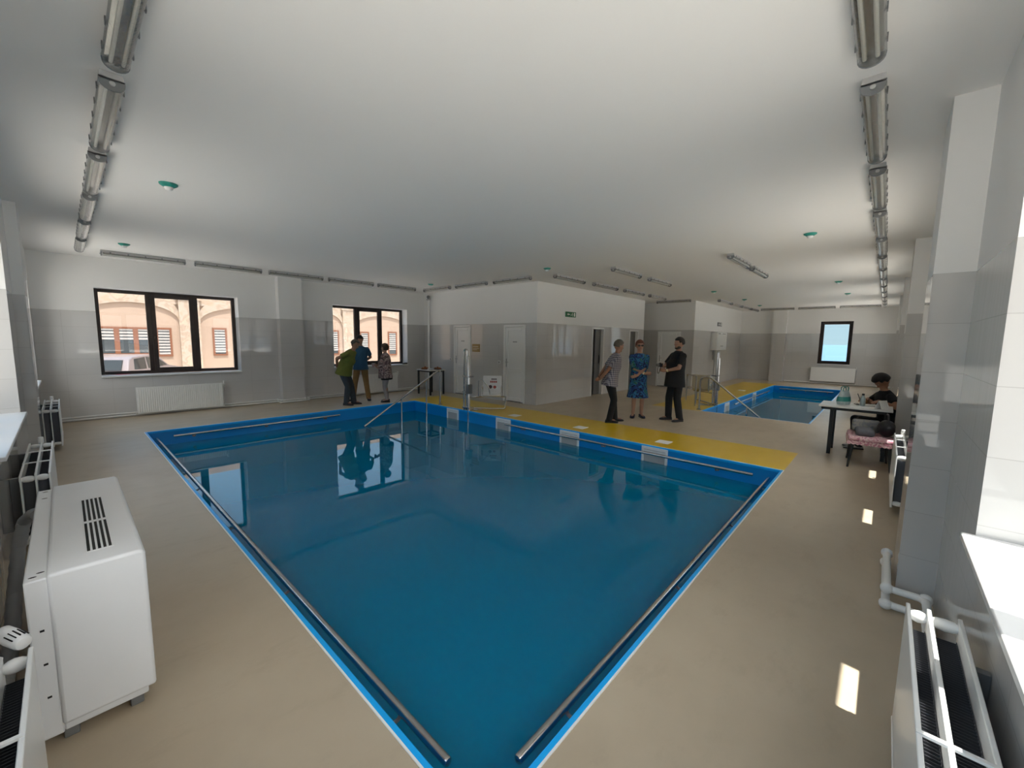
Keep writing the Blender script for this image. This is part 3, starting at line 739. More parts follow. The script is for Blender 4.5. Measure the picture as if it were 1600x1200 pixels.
m.tube(pp, [.03 + (.004 if i % 2 else 0) for i in range(len(pp))], 10); obj('hose', m, M['lightgrey'], root)
m = MB(); m.tube([(-.06, -.82, .03), (-.06, -.74, .03)], .036, 12); obj('coupling', m, M['pvc'], root)

# thermostat head of the cropped radiator, seen between it and the fan coil
root = thing('thermostat_head', 'cream ribbed thermostat head beside the cropped radiator', 'thermostat', (-.185, 2.09, .63))
m = MB(); T = Matrix.Rotation(R(-62), 4, 'Z') @ Matrix.Rotation(R(8), 4, 'Y')
m.tube([(-.06, 0, 0), (-.05, 0, 0), (.0, 0, 0), (.045, 0, 0), (.056, 0, 0), (.06, 0, 0)], [.017, .024, .026, .024, .02, .012], 18, T=T); obj('head', m, M['pvc'], root)
m = MB()
for k in range(5):
    a = R(40 + 25 * k); m.box((.0, -.0015, .024), (.04, .0015, .0275), 0, T @ Matrix.Rotation(a - R(90), 4, 'X'))
obj('slot', m, M['dark'], root)
m = MB(); m.tube(bend([T @ V((-.055, 0, 0)), V((-.05, .03, -.02)), V((-.06, .03, -.14)), V((-.15, .05, -.2))], .03), .012, 10); obj('valve_stem', m, M['white'], root)

# ------------------------------------------------------------------ fan coil
root = thing('fan_coil_unit', 'white floor standing fan coil cabinet with slotted top', 'fan coil', (0, 2.995, 0)); y0, y1 = -.685, .685
m = MB(); m.box((-.168, y0 + .012, .048), (-.105, y1 - .012, .712)); m.box((-.105, y0 + .02, .048), (.152, y1 - .02, .10)); ch = obj('back_chassis', m, M['white2'], root, bevel=.006)
for (xx, yy) in ((-.145, y0 + .05), (-.125, y0 + .08), (-.135, y1 - .2), (-.135, y1 - .06)):
    k = MB(); k.ell((xx, yy, .712), (.012, .006, .0012), nu=10, nv=6); obj('screw_slot', k, M['dark'], ch)
for zz in (.36, .50, .22):
    k = MB(); k.box((-.14, y0 + .0105, zz), (-.128, y0 + .013, zz + .008)); obj('screw_slot', k, M['dark'], ch)
m = MB(); prof = [(-.108, .085), (-.108, .725), (.158, .725), (.172, .720), (.178, .707), (.178, .085)]
m.prism(prof, y0, y1, lambda u, v, w: (u, w, v)); cv = obj('front_cover', m, M['white2'], root, bevel=.012, seg=3)
m = MB(); m.box((.0, -.555, .7245), (.088, .255, .7262), 0)
g = obj('air_grille', m, M['white2'], cv, bevel=0)
m = MB()
for ya, yb in ((-.545, -.17), (-.135, .245)):
    for i in range(5):
        xx = .006 + i * .0166; m.box((xx, ya, .7255), (xx + .0095, yb, .7268))
obj('grille_slot', m, M['dark'], g, smooth=0)
for yy in (y0 + .04, y1 - .16):
    for xx in (-.11, .09):
        m = MB(); m.box((xx, yy, 0), (xx + .045, yy + .12, .05)); obj('foot', m, M['grey'], root, bevel=.004)

# ------------------------------------------------------------------ wall fittings
def exit_sign(label, loc, rz, w, h, green=True):
    root = thing('exit_sign', label, 'exit sign', loc, rz)        # local -Y faces the room
    m = MB(); m.box((-w / 2, -.035, -h / 2), (w / 2, 0, h / 2)); obj('housing', m, M['green'] if green else M['grey'], root, bevel=.006)
    k = MB(); s = h
    k.box((-w * .30, -.0375, -h * .06), (-w * .12, -.035, h * .06)); k.add([(-w * .30, -.0375, -h * .2), (-w * .30, -.0375, h * .2), (-w * .42, -.0375, 0), (-w * .30, -.035, -h * .2), (-w * .30, -.035, h * .2), (-w * .42, -.035, 0)], [(0, 1, 2), (5, 4, 3), (0, 3, 4, 1), (1, 4, 5, 2), (2, 5, 3, 0)])
    k.ell((w * .12, -.036, h * .28), (h * .09, .002, h * .09), nu=10, nv=6)
    for a, b in (((.10, .16), (.06, -.06)), ((.06, -.06), (.14, -.18)), ((.14, -.18), (.13, -.36)), ((.06, -.06), (-.02, -.2)), ((-.02, -.2), (-.08, -.2)), ((.10, .14), (.02, .05)), ((.10, .14), (.18, .02))):
        k.tube([(a[0] * w * 1.0, -.036, a[1] * h), (b[0] * w, -.036, b[1] * h)], .045 * h, 6)
    k.box((w * .27, -.0375, -h * .36), (w * .40, -.035, h * .36))
    obj('pictogram', k, M['white'], root)
    return root
exit_sign('green exit sign with pictogram on the painted wall of the block', (9.42, BY, 2.36), 0, .46, .14)
exit_sign('small dark exit sign above the wall cabinet', (17.85, AY, 2.38), 0, .5, .15, False)
root = thing('wall_cabinet', 'pale electrical cabinet on the wall above the small pool deck', 'cabinet', (17.5, AY, 0))
m = MB(); m.box((-.62, -.24, 1.36), (.62, 0, 2.04)); obj('body', m, M['white'], root, bevel=.01)
m = MB(); m.box((-.57, -.255, 1.46), (.57, -.24, 1.97)); d = obj('door', m, M['white'], root, bevel=.006)
m = MB(); m.box((-.2, -.262, 1.50), (.12, -.255, 1.54)); obj('nameplate', m, M['lightgrey'], d)
m = MB(); m.box((-.50, -.25, 1.985), (-.2, -.24, 2.015)); m.box((.0, -.25, 1.985), (.42, -.24, 2.015)); obj('vent_slot', m, M['grey'], root)
m = MB(); m.tube(bend([(-.56, -.10, 1.36), (-.52, -.12, 1.10), (-.40, -.06, .95), (-.38, -.03, 1.20), (-.3, -.03, 1.36)], .1, 5), .012, 8); obj('cable', m, M['grey'], root)
m = MB(); m.tube([(-.05, -.03, .02), (-.05, -.03, 1.36)], .016, 10); obj('conduit', m, M['lightgrey'], root)
root = thing('notice_sign', 'tan notice plate on the tiles next to the white door by the pool lift', 'notice', (BX, 8.70, 1.405), R(-90))
m = MB(); m.box((-.16, -.012, -.11), (.16, 0, .11)); obj('board', m, M['tan'], root, bevel=.003)
m = MB(); m.box((-.13, -.0135, -.02), (.13, -.012, -.005)); m.box((-.13, -.0135, -.06), (.05, -.012, -.045)); m.box((-.13, -.0135, .03), (.10, -.012, .05)); obj('mark', m, M['cream'], root)
for y, lb in ((7.77, 'small light switch on the tiles between the notice plate and the second door'), (9.86, 'small light switch on the tiles near the buffet table')):
    root = thing('light_switch', lb, 'switch', (BX, y, 1.04), R(-90))
    m = MB(); m.box((-.042, -.010, -.042), (.042, 0, .042)); obj('plate', m, M['white'], root, bevel=.004)
    m = MB(); m.box((-.022, -.016, -.028), (.022, -.010, .028)); obj('rocker', m, M['grey'], root, bevel=.003)
# small things on the sill of the second brown window
root = thing('storage_box', 'small dark box on the sill of the brown window by the buffet table', 'box', (7.27, YW + .05, SZ))
m = MB(); m.box((-.07, -.04, 0), (.07, .04, .05)); obj('body', m, M['blackm'], root, bevel=.006)
m = MB(); m.box((-.071, -.041, .036), (.071, .041, .052)); obj('lid', m, M['grey'], root, bevel=.004)

# ------------------------------------------------------------------ tables
def table(label, x0, x1, y0, y1, legs, h=.74, ls=.045):
    cx, cy = (x0 + x1) / 2, (y0 + y1) / 2
    root = thing('table', label, 'table', (cx, cy, 0))
    m = MB(); m.box((x0 - cx, y0 - cy, h - .025), (x1 - cx, y1 - cy, h)); obj('tabletop', m, M['tabletop'], root, bevel=.004)
    m = MB(); a, b, c, d = x0 - cx + .03, x1 - cx - .03, y0 - cy + .03, y1 - cy - .03
    for p, q in (((a, c), (b, c + .025)), ((a, d - .025), (b, d)), ((a, c), (a + .025, d)), ((b - .025, c), (b, d))): m.box((*p, h - .065), (*q, h - .025))
    obj('apron', m, M['blackm'], root)
    for x, y in legs:
        l = MB(); l.box((x - cx - ls / 2, y - cy - ls / 2, 0), (x - cx + ls / 2, y - cy + ls / 2, h - .03)); obj('leg', l, M['blackm'], root, bevel=.004)
    return root
table('small white buffet table with black legs in the corner by the pool', 7.10, 7.66, 9.68, 10.37, [(7.14, 9.74), (7.62, 9.74), (7.14, 10.32), (7.62, 10.32)])
table('white writing table with black legs where a person sits', 7.68, 8.30, -.14, .69, [(7.74, .53), (8.20, .53), (7.74, -.08), (8.20, -.08)])
# food on the buffet table
for i, (x, y, lb) in enumerate(((7.22, 10.10, 'dark serving tray of pastries on the buffet table, window side'), (7.50, 9.86, 'dark serving tray of pastries on the buffet table, door side'))):
    root = thing('serving_tray', lb, 'tray', (x, y, .74))
    m = MB(); m.lathe([(.10, 0), (.13, .012), (.14, .02), (.132, .02), (.10, .008), (.002, .008)], n=24); obj('dish', m, M['tray'], root)
    for k in range(6):
        a = k * 1.05 + i; rr = .07 if k else 0
        q = MB(); q.ell((0, 0, 0), (.042, .028, .026), nu=12, nv=8, f=lambda d: 1 + .08 * math.sin(9 * d.x))
        o = obj('pastry', q, M['pastry']); o.location = (x + rr * math.cos(a), y + rr * math.sin(a), .74 + (.034 if k else .062)); o.rotation_euler = (0, 0, a)
        tag(o, 'golden brown pastry on the tray at the %s side of the buffet table' % ('window' if i == 0 else 'door'), 'pastry', 'pastries on the %s side tray' % ('window' if i == 0 else 'door'))
root = thing('plate_stack', 'stack of white paper plates on the buffet table', 'plates', (7.22, 9.83, .74))
for k in range(4):
    m = MB(); m.lathe([(.06, .009 * k), (.095, .009 * k + .014), (.092, .009 * k + .016), (.06, .009 * k + .004), (.002, .009 * k + .004)], n=24); obj('plate', m, M['paper'], root)

# things on the writing table
root = thing('carrier_bag', 'pale plastic carrier bag with teal print standing on the writing table', 'bag', (7.98, .42, .74), R(-35))
m = MB(); rings = []
for z, w, d in ((0, .10, .055), (.05, .115, .06), (.12, .105, .05), (.19, .08, .03), (.215, .075, .018)):
    rings.append([(w * math.cos(2 * math.pi * i / 20) * (1 + .05 * math.sin(5 * i)), d * math.sin(2 * math.pi * i / 20) * (1 + .1 * math.cos(3 * i)), z) for i in range(20)])
m.loft(rings); obj('sack', m, M['bagplastic'], root)
m = MB(); m.loft([[(x * 1.02, y * 1.02, z) for x, y, z in r] for r in rings[1:3]], cap=False); obj('print_band', m, M['bagteal'], root)
for s in (-1, 1):
    m = MB(); m.tube(bend([(-.05, .012 * s, .20), (-.045, .02 * s, .27), (.045, .025 * s, .275), (.05, .012 * s, .20)], .04), .006, 8); obj('handle', m, M['bagteal'], root)
root = thing('water_bottle', 'small clear bottle with dark cap on the writing table', 'bottle', (7.98, .20, .74))
m = MB(); m.lathe([(.03, 0), (.033, .02), (.033, .11), (.014, .15), (.014, .165)], n=16); obj('bottle', m, M['bagplastic'], root)
m = MB(); m.lathe([(.016, .16), (.016, .185), (.004, .187)], n=14); obj('cap', m, M['blackm'], root)
root = thing('clipboard', 'dark clipboard under the writing hands on the table', 'clipboard', (8.13, .13, .74), R(12))
m = MB(); m.box((-.12, -.16, 0), (.12, .16, .006)); obj('board', m, M['tray'], root, bevel=.002)
m = MB(); m.box((-.105, -.14, .006), (.105, .11, .009)); obj('sheet', m, M['paper'], root)
m = MB(); m.box((-.04, .12, .006), (.04, .155, .02)); obj('clip', m, M['chrome'], root, bevel=.003)
root = thing('document', 'white papers lying on the writing table beside the carrier bag', 'papers', (7.84, .22, .74), R(80))
for k in range(3):
    m = MB(); T = Matrix.Rotation(R(7 * k - 6), 4, 'Z'); m.box((-.105, -.148, .0012 * k), (.105, .148, .0012 * k + .001), 0, T); obj('sheet', m, M['paper'], root, smooth=0)
root = thing('folded_card', 'white folded paper standing on the writing table next to the elbow', 'paper', (7.84, -.02, .74), R(55))
m = MB(); m.prism([(-.05, 0), (0, .12), (.05, 0), (.047, 0), (0, .114), (-.047, 0)], -.075, .075, lambda u, v, w: (u, w, v)); obj('card', m, M['paper'], root, smooth=0)
m = MB()
for k in range(3): m.add([(-.046 + .012 * k + .0, -.05, .010 + .029 * k), (-.046 + .012 * k, .05, .010 + .029 * k), (-.043 + .012 * k, .05, .018 + .029 * k), (-.043 + .012 * k, -.05, .018 + .029 * k)], [(0, 1, 2, 3)])
m.bm.free()

# pink bench with a cushion and a bag
root = thing('bench', 'low bench with pink floral cover and black tapered legs', 'bench', (7.36, .07, 0), R(4))
m = MB(); m.box((-.30, -.24, .36), (.30, .24, .43)); st = obj('seat', m, M['pink'], root, bevel=.03, seg=3)
m = MB(); n = 22
for sx in (-1, 1): m.prism([(-.245, .37)] + [(-.245 + .49 * j / n, .33 - .012 * (j % 2)) for j in range(n + 1)] + [(.245, .37)], sx * .302, sx * .306, lambda u, v, w: (w, u, v))
for sy in (-1, 1): m.prism([(-.305, .37)] + [(-.305 + .61 * j / n, .33 - .012 * (j % 2)) for j in range(n + 1)] + [(.305, .37)], sy * .242, sy * .246, lambda u, v, w: (u, w, v))
obj('frill', m, M['pink'], st, smooth=0)
for sx, sy in ((-1, -1), (1, -1), (1, 1), (-1, 1)):
    m = MB(); m.tube([(sx * .23, sy * .18, .365), (sx * .275, sy * .215, 0)], [.024, .012], 12); obj('leg', m, M['blackm'], root)
root = thing('cushion', 'grey cushion lying on the pink floral bench', 'cushion', (7.30, .13, .43), R(4))
m = MB(); m.box((-.17, -.10, 0), (.17, .10, .085)); obj('cushion', m, M['greyfab'], root, bevel=.035, seg=4)
root = thing('backrest_pad', 'grey patchwork pad propped behind the cushion on the bench', 'cushion', (7.55, .15, .43), R(4))
m = MB(); m.box((-.05, -.17, 0), (.05, .13, .17)); obj('pad', m, M['patch'], root, bevel=.03, seg=4)
root = thing('handbag', 'black leather handbag on the pink bench', 'bag', (7.36, -.085, .436), R(8))
m = MB(); m.ell((0, 0, .105), (.17, .09, .11), nu=24, nv=14, f=lambda d: (1 if d.z > -.2 else 1.0) * (1 + .05 * math.sin(6 * d.x + 4 * d.z)))
obj('body', m, M['leather'], root)
m = MB(); m.tube(bend([(-.10, 0, .17), (-.08, .0, .29), (.08, 0, .29), (.10, 0, .17)], .06), .009, 8); obj('handle', m, M['leather'], root)
# stool under the writer
root = thing('stool', 'black stool under the seated writer, mostly behind the column', 'stool', (8.68, -.13, 0), R(114))
m = MB(); m.box((-.15, -.17, .37), (.15, .17, .41)); obj('seat', m, M['blackfab'], root, bevel=.012)
for sx, sy in ((-1, -1), (1, -1), (1, 1), (-1, 1)):
    m = MB(); m.tube([(sx * .13, sy * .15, .375), (sx * .145, sy * .165, 0)], [.015, .011], 10); obj('leg', m, M['blackm'], root)

# ------------------------------------------------------------------ people
def remesh(name, mb, voxel, mats, parent, smooth_it=4, fac=.5):
    bmesh.ops.recalc_face_normals(mb.bm, faces=mb.bm.faces[:])
    me = bpy.data.meshes.new('tmp'); mb.bm.to_mesh(me); mb.bm.free()
    o = bpy.data.objects.new('tmp', me); COL.objects.link(o)
    r = o.modifiers.new('r', 'REMESH'); r.mode = 'VOXEL'; r.voxel_size = voxel
    s = o.modifiers.new('s', 'SMOOTH'); s.factor = fac; s.iterations = smooth_it
    dg = bpy.context.evaluated_depsgraph_get(); dg.update()
    m2 = bpy.data.meshes.new_from_object(o.evaluated_get(dg))
    bpy.data.objects.remove(o); bpy.data.meshes.remove(me)
    m2.name = name; m2.materials.clear()
    for mm in (mats if isinstance(mats, (list, tuple)) else [mats]): m2.materials.append(mm)
    m2.polygons.foreach_set('use_smooth', [True] * len(m2.polygons))
    p = bpy.data.objects.new(name, m2); COL.objects.link(p); p.parent = parent
    return p
def ring(c, fx, fy, rx, ry, n=20):
    return [tuple(c + fx * (rx * math.cos(2 * math.pi * i / n)) + fy * (ry * math.sin(2 * math.pi * i / n))) for i in range(n)]
def ik(a, b, l1, l2, pole):
    d = b - a; D = min(d.length, (l1 + l2) * .999); u = d.normalized()
    x = (l1 * l1 - l2 * l2 + D * D) / (2 * D); hgt = math.sqrt(max(0, l1 * l1 - x * x))
    p = (pole - u * pole.dot(u)).normalized()
    return a + u * x + p * hgt, a + u * D
def capsule(mb, a, b, ra, rb, n=14):
    mb.tube([a, a.lerp(b, .5), b], [ra, (ra + rb) / 2, rb], n); mb.ell(a, (ra,) * 3, nu=n, nv=8); mb.ell(b, (rb,) * 3, nu=n, nv=8)

def person(label, loc, heading, h, spec):
    """local +X is the way the person faces, +Y their own side, Z up"""
    s = h / 1.75; root = thing('person', label, 'person', (loc[0], loc[1], 0), heading)
    W = spec.get('w', 1.0); belly = spec.get('belly', .0) * s; lean = R(spec.get('lean', 0))
    g = lambda *p: V(p) * s
    P = g(*spec.get('pelvis', (0, 0, .93)))
    X, Y, Z = V((1, 0, 0)), V((0, 1, 0)), V((0, 0, 1))
    def up(a): return V((math.sin(a), 0, math.cos(a)))
    def fw(a): return V((math.cos(a), 0, -math.sin(a)))
    a0, a1, a2 = lean * .45, lean * .9, lean * 1.15
    waist = P + up(a0) * .13 * s; chest = waist + up(a1) * .22 * s; neck = chest + up(a2) * .20 * s
    hp = R(spec.get('head_pitch', 0)); hy = R(spec.get('head_yaw', 0))
    head = neck + (up(a2) * .6 + Z * .4).normalized() * .065 * s + (up(hp * .5)) * .085 * s
    secs = [(P - up(a0) * .09 * s, a0, .105, .150 * W), (P, a0, .118, .168 * W), (waist, a0, .112, .150 * W), (chest - up(a1) * .06 * s, a1, .120, .160 * W),
            (chest + up(a1) * .03 * s, a1, .122, .172 * W), (neck - up(a2) * .100 * s, a2, .102, .172 * W), (neck - up(a2) * .042 * s, a2, .074, .122 * W), (neck + up(a2) * .01 * s, a2, .052, .058)]
    def torso(mb, inf, lo=0, hi=8, extra=None):
        rs = []
        for i, (c, a, rx, ry) in enumerate(secs[lo:hi]):
            k = (belly if i + lo in (1, 2, 3) else 0)
            if i + lo == 7: inf2 = min(inf, .012)
            else: inf2 = inf
            rs.append(ring(c + fw(a) * k * .8, fw(a), Y, rx * s + inf2 + k, ry * s + inf2 + k * .5))
        if extra: rs = [ring(*e) for e in extra] + rs
        mb.loft(rs)
    sh = {}
    for q in (-1, 1): sh[q] = neck - up(a2) * .100 * s + Y * q * .170 * s * W
    body = MB(); torso(body, 0)
    # neck and head
    body.tube([neck - up(a2) * .02 * s, head - Z * .02 * s], .053 * s, 14)
    HM = Matrix.Translation(head) @ Matrix.Rotation(hy, 4, 'Z') @ Matrix.Rotation(hp, 4, 'Y')
    def hpnt(*p): return HM @ (V(p) * s)
    body.ell((0, 0, 0), (.100 * s, .080 * s, .108 * s), T=HM @ Matrix.Translation((-.006 * s, 0, .018 * s)), nu=20, nv=14)
    body.ell((0, 0, 0), (.064 * s, .056 * s, .068 * s), T=HM @ Matrix.Translation((.026 * s, 0, -.052 * s)), nu=16, nv=12)
    capsule(body, hpnt(.080, 0, .020), hpnt(.101, 0, -.022), .009 * s, .0135 * s, 8)      # nose
    for q in (-1, 1):
        body.ell((0, 0, 0), (.018 * s, .008 * s, .030 * s), T=HM @ Matrix.Translation((-.008 * s, q * .077 * s, .0)), nu=10, nv=8)
        body.ell((0, 0, 0), (.010 * s, .024 * s, .008 * s), T=HM @ Matrix.Translation((.080 * s, q * .030 * s, .034 * s)), nu=10, nv=8)
    body.ell((0, 0, 0), (.014 * s, .020 * s, .014 * s), T=HM @ Matrix.Translation((.076 * s, 0, -.098 * s)), nu=10, nv=8)
    # arms and hands
    shirt = MB(); arms = {}
    for q in (-1, 1):
        wr, pole, fdir, pnorm, curl = spec['arms'][q]
        el, wr = ik(sh[q], g(*wr), .285 * s, .25 * s, V(pole)); arms[q] = (el, wr)
        capsule(body, sh[q], el, .050 * s * (.6 + .4 * W), .040 * s); capsule(body, el, wr, .040 * s, .027 * s)
        d = V(fdir).normalized(); n = V(pnorm); n = (n - d * n.dot(d)).normalized(); sd = d.cross(n)
        pc = wr + d * .048 * s
        body.loft([ring(wr, sd, n, .026 * s, .019 * s, 12), ring(wr + d * .03 * s, sd, n, .036 * s, .017 * s, 12), ring(wr + d * .075 * s, sd, n, .041 * s, .015 * s, 12), ring(wr + d * .098 * s, sd, n, .037 * s, .011 * s, 12)])
        for i, (off, ln) in enumerate(((-.030, .068), (-.010, .078), (.010, .073), (.029, .058))):
            p0 = wr + d * .085 * s + sd * off * s; dd = (d + sd * off * 2.2).normalized(); pts = [p0]
            for j, fr in enumerate((.45, .32, .23)):
                aa = curl * (j * .75 + .35); pts.append(pts[-1] + (dd * math.cos(aa) + n * math.sin(aa)) * ln * fr * s)
            body.tube(pts, [.0090 * s, .0088 * s, .0080 * s, .0062 * s], 8); body.ell(pts[-1], (.0064 * s,) * 3, nu=8, nv=6)
        t0 = wr + d * .025 * s - sd * q * .026 * s * spec.get('thumb', 1); td = (d * .72 - sd * q * .62 * spec.get('thumb', 1) + n * .3).normalized()
        body.tube([t0, t0 + td * .035 * s, t0 + td * .06 * s + n * .006 * s], [.0125 * s, .0105 * s, .0075 * s], 8)
        if spec.get('sleeve', .62):
            f = spec.get('sleeve', .62); r0 = .050 * s * (.6 + .4 * W) + .016
            if f <= 1:
                e = sh[q].lerp(el, f); shirt.tube([sh[q], e], [r0, r0 * (1.22 if spec.get('dress') else 1.0)], 16)
            else:
                shirt.tube([sh[q], el], [r0, .040 * s + .014], 16); shirt.ell(el, (.040 * s + .014,) * 3, nu=14, nv=8)
                shirt.tube([el, el.lerp(wr, f - 1)], [.040 * s + .014, .036 * s + .012], 16)
            shirt.ell(sh[q], (r0 * .95,) * 3, nu=16, nv=10)
    # legs
    trou = MB(); feet = []
    for q in (-1, 1):
        hip = P + Y * q * .085 * s * W - Z * .04 * s
        fx, fy = spec['feet'][q][:2]; yaw = R(spec['feet'][q][2] if len(spec['feet'][q]) > 2 else 0); fz = spec['feet'][q][3] if len(spec['feet'][q]) > 3 else 0
        an = g(fx, fy, .085 + fz)
        kp = V(spec.get('knee', (1, 0, 0)))
        kn, an = ik(hip, an, .412 * s, .402 * s, kp)
        capsule(body, hip, kn, .082 * s * (.5 + .5 * W), .054 * s); capsule(body, kn, an, .053 * s, .036 * s)
        body.ell(kn.lerp(an, .3) - kp * .012 * s, (.05 * s, .05 * s, .10 * s), nu=12, nv=8)
        fd = V((math.cos(yaw), math.sin(yaw), 0)); feet.append((q, an, fd, fz * s))
        body.ell((0, 0, 0), (.095 * s, .036 * s, .034 * s), T=Matrix.Translation(V((an.x, an.y, fz * s + .042 * s)) + fd * .055 * s) @ Matrix.Rotation(yaw, 4, 'Z'), nu=14, nv=8)
        body.tube([an, V((an.x, an.y, fz * s + .04 * s))], .036 * s, 12)
        if spec.get('trousers'):
            tw = spec.get('tw', 1.0); f = spec.get('leglen', 1.0)
            trou.tube([hip, kn], [.094 * s * (.5 + .5 * W), .070 * s * tw], 16); trou.ell(kn, (.070 * s * tw,) * 3, nu=14, nv=8); trou.ell(hip, (.094 * s * (.5 + .5 * W),) * 3, nu=14, nv=8)
            trou.tube([kn, kn.lerp(an + V((0, 0, -.045 * s)), f)], [.070 * s * tw, .062 * s * tw], 16)
    skin = spec.get('skin', M['skin'])
    remesh('body', body, .0075, skin, root, 2, .4)
    if spec.get('trousers'):
        torso(trou, .013, 0, 3); remesh('trousers', trou, .010, spec['trousers'], root, 3)
    if spec.get('dress'):
        a = a0; ex = [(P - Z * .47 * s + X * .0, X, Y, .215 * s, .245 * s, 24), (P - Z * .28 * s, X, Y, .175 * s, .205 * s, 24), (P - Z * .12 * s, X, Y, .15 * s, .19 * s, 24)]
        rs = [ring(e[0], e[1], e[2], e[3] * 1.0, e[4], 20) for e in ex]
        rs2 = [ring(c + fw(aa) * (belly if i in (1, 2, 3) else 0) * .8, fw(aa), Y, rx * s + .02 + (belly if i in (1, 2, 3) else 0), ry * s + (.02 if i < 6 else .006)) for i, (c, aa, rx, ry) in enumerate(secs[:7])]
        rs2.append(ring(neck - up(a2) * .012 * s, fw(a2), Y, .072 * s, .080 * s))
        shirt.loft(rs + rs2[1:]); remesh('dress', shirt, .010, spec['dress'], root, 3)
    else:
        hem = spec.get('hem', .11); top = secs[0]
        ex = [(P - up(a0) * hem * s + fw(a0) * belly * .7, fw(a0), Y, (.132 * s + .026 + belly), (.176 * W * s + .024 + belly * .4), 20)]
        rs = [ring(*e) for e in ex] + [ring(c + fw(aa) * (belly if i + 1 in (1, 2, 3) else 0) * .8, fw(aa), Y, rx * s + .016 + (belly if i + 1 in (1, 2, 3) else 0), ry * s + .016 + (belly * .5 if i + 1 in (1, 2, 3) else 0)) for i, (c, aa, rx, ry) in enumerate(secs[1:7])]
        rs.append(ring(neck + up(a2) * .002 * s, fw(a2), Y, .064 * s, .070 * s))
        shirt.loft(rs); sh_o = remesh('shirt', shirt, .010, spec['shirt'], root, 3)
        if spec.get('hemband'):
            hb = MB(); c0 = P - up(a0) * (hem + .05) * s; c1 = P - up(a0) * (hem - .03) * s
            hb.loft([ring(c0, fw(a0), Y, .136 * s + .022, .180 * W * s + .022), ring(c1, fw(a0), Y, .132 * s + .024, .176 * W * s + .024)]); obj('hem_band', hb, spec['hemband'], root)
        if spec.get('collar'):
            cb = MB(); c = secs[6][0] + up(a2) * .012 * s; pts = [V(p) for p in ring(c, fw(a2), Y, .075 * s, .082 * s, 20)]
            cb.tube(pts + [pts[0]], .012 * s, 8); obj('collar', cb, spec['shirt'], root)
    # shoes
    for q, an, fd, fz in feet:
        T = Matrix.Translation((an.x, an.y, fz)) @ Matrix.Rotation(math.atan2(fd.y, fd.x), 4, 'Z')
        m = MB(); rs = []
        for x, wd, ht in ((-.075, .018, .045), (-.066, .034, .070), (-.03, .040, .082), (.02, .042, .078), (.08, .047, .060), (.14, .046, .046), (.175, .034, .036), (.192, .014, .026)):
            rs.append([(x * s, 1.08 * wd * s * math.cos(2 * math.pi * i / 16), (.012 + (ht - .012) * .5) * s + (ht - .012) * .5 * s * math.sin(2 * math.pi * i / 16)) for i in range(16)])
        m.loft(rs, T=T); so = obj('shoe', m, spec.get('shoes', M['navyshoe']), root, smooth=60)
        k = MB(); out = []
        for x, wd in ((-.08, .022), (-.066, .036), (0, .042), (.08, .050), (.14, .049), (.178, .036), (.195, .014)): out.append((x * s, wd * s))
        k.prism(out + [(x, -w) for x, w in out[::-1]], 0, .016 * s, lambda u, v, w: (u, v, w), 0, T); obj('sole', k, M['blackm'], so)
    # eyes, mouth, hair
    for q in (-1, 1):
        e = MB(); e.ell((0, 0, 0), (.009 * s, .0125 * s, .008 * s), 0, T=HM @ Matrix.Translation((.079 * s, q * .030 * s, .014 * s)), nu=10, nv=8)
        e.ell((0, 0, 0), (.003 * s, .0058 * s, .0058 * s), 1, T=HM @ Matrix.Translation((.0862 * s, q * .030 * s, .014 * s)), nu=8, nv=6)
        obj('eye', e, [M['eye'], M['hair_dark']], root)
    m = MB(); m.ell((0, 0, 0), (.008 * s, .024 * s, .006 * s), T=HM @ Matrix.Translation((.084 * s, 0, -.058 * s)), nu=12, nv=6); obj('mouth', m, M['lips'], root)
    hs = spec.get('hair_style', 'short'); vol = spec.get('hair_vol', 1.10)
    def hf(d):
        if hs == 'bob': line = .30 if d.x > .55 else (-.05 - .75 * (1 - max(0, d.x)) if d.x < .35 else .0)
        elif hs == 'balding': line = .62 if d.x > .1 else (.10 if d.x > -.1 else -.45)
        else: line = .42 if d.x > .45 else (.02 if d.x > -.05 else -.42)
        if hs == 'balding' and d.z > .80 and d.x > -.3: return .97
        k = min(1, max(0, (d.z - line) / .22 + .5)); return .86 + (vol - .86) * k + .012 * math.sin(14 * d.x + 9 * d.y) * k
    hr = MB(); hr.ell((0, 0, 0), (.104 * s, .086 * s, .111 * s), T=HM @ Matrix.Translation((-.008 * s, 0, .022 * s)), nu=32, nv=20, f=hf)
    obj('hair', hr, spec['hair'], root, smooth=80)
    if spec.get('beard'):
        b = MB(); b.ell((0, 0, 0), (.070 * s, .062 * s, .050 * s), T=HM @ Matrix.Translation((.026 * s, 0, -.078 * s)), nu=24, nv=14, f=lambda d: 1.02 if d.z < -.05 or (abs(d.y) > .75) else .8); obj('beard', b, M['hair_dark'], root, smooth=80)
    if spec.get('sunglasses'):
        b = MB()
        for q in (-1, 1):
            b.ell((0, 0, 0), (.006 * s, .030 * s, .023 * s), T=HM @ Matrix.Translation((.098 * s, q * .034 * s, .012 * s)), nu=14, nv=8)
            b.tube([hpnt(.094, q * .062, .018), hpnt(.05, q * .083, .016), hpnt(-.02, q * .084, .012)], .004 * s, 6)
        b.tube([hpnt(.103, -.012, .018), hpnt(.103, .012, .018)], .004 * s, 6); obj('sunglasses', b, M['blackm'], root)
    if spec.get('band'):
        el, wr = arms[spec['band']]; d = (wr - el).normalized(); b = MB(); b.tube([wr - d * .035 * s, wr - d * .008 * s], .032 * s, 14); obj('wristwatch', b, M['watch'], root)
    return root, arms, s

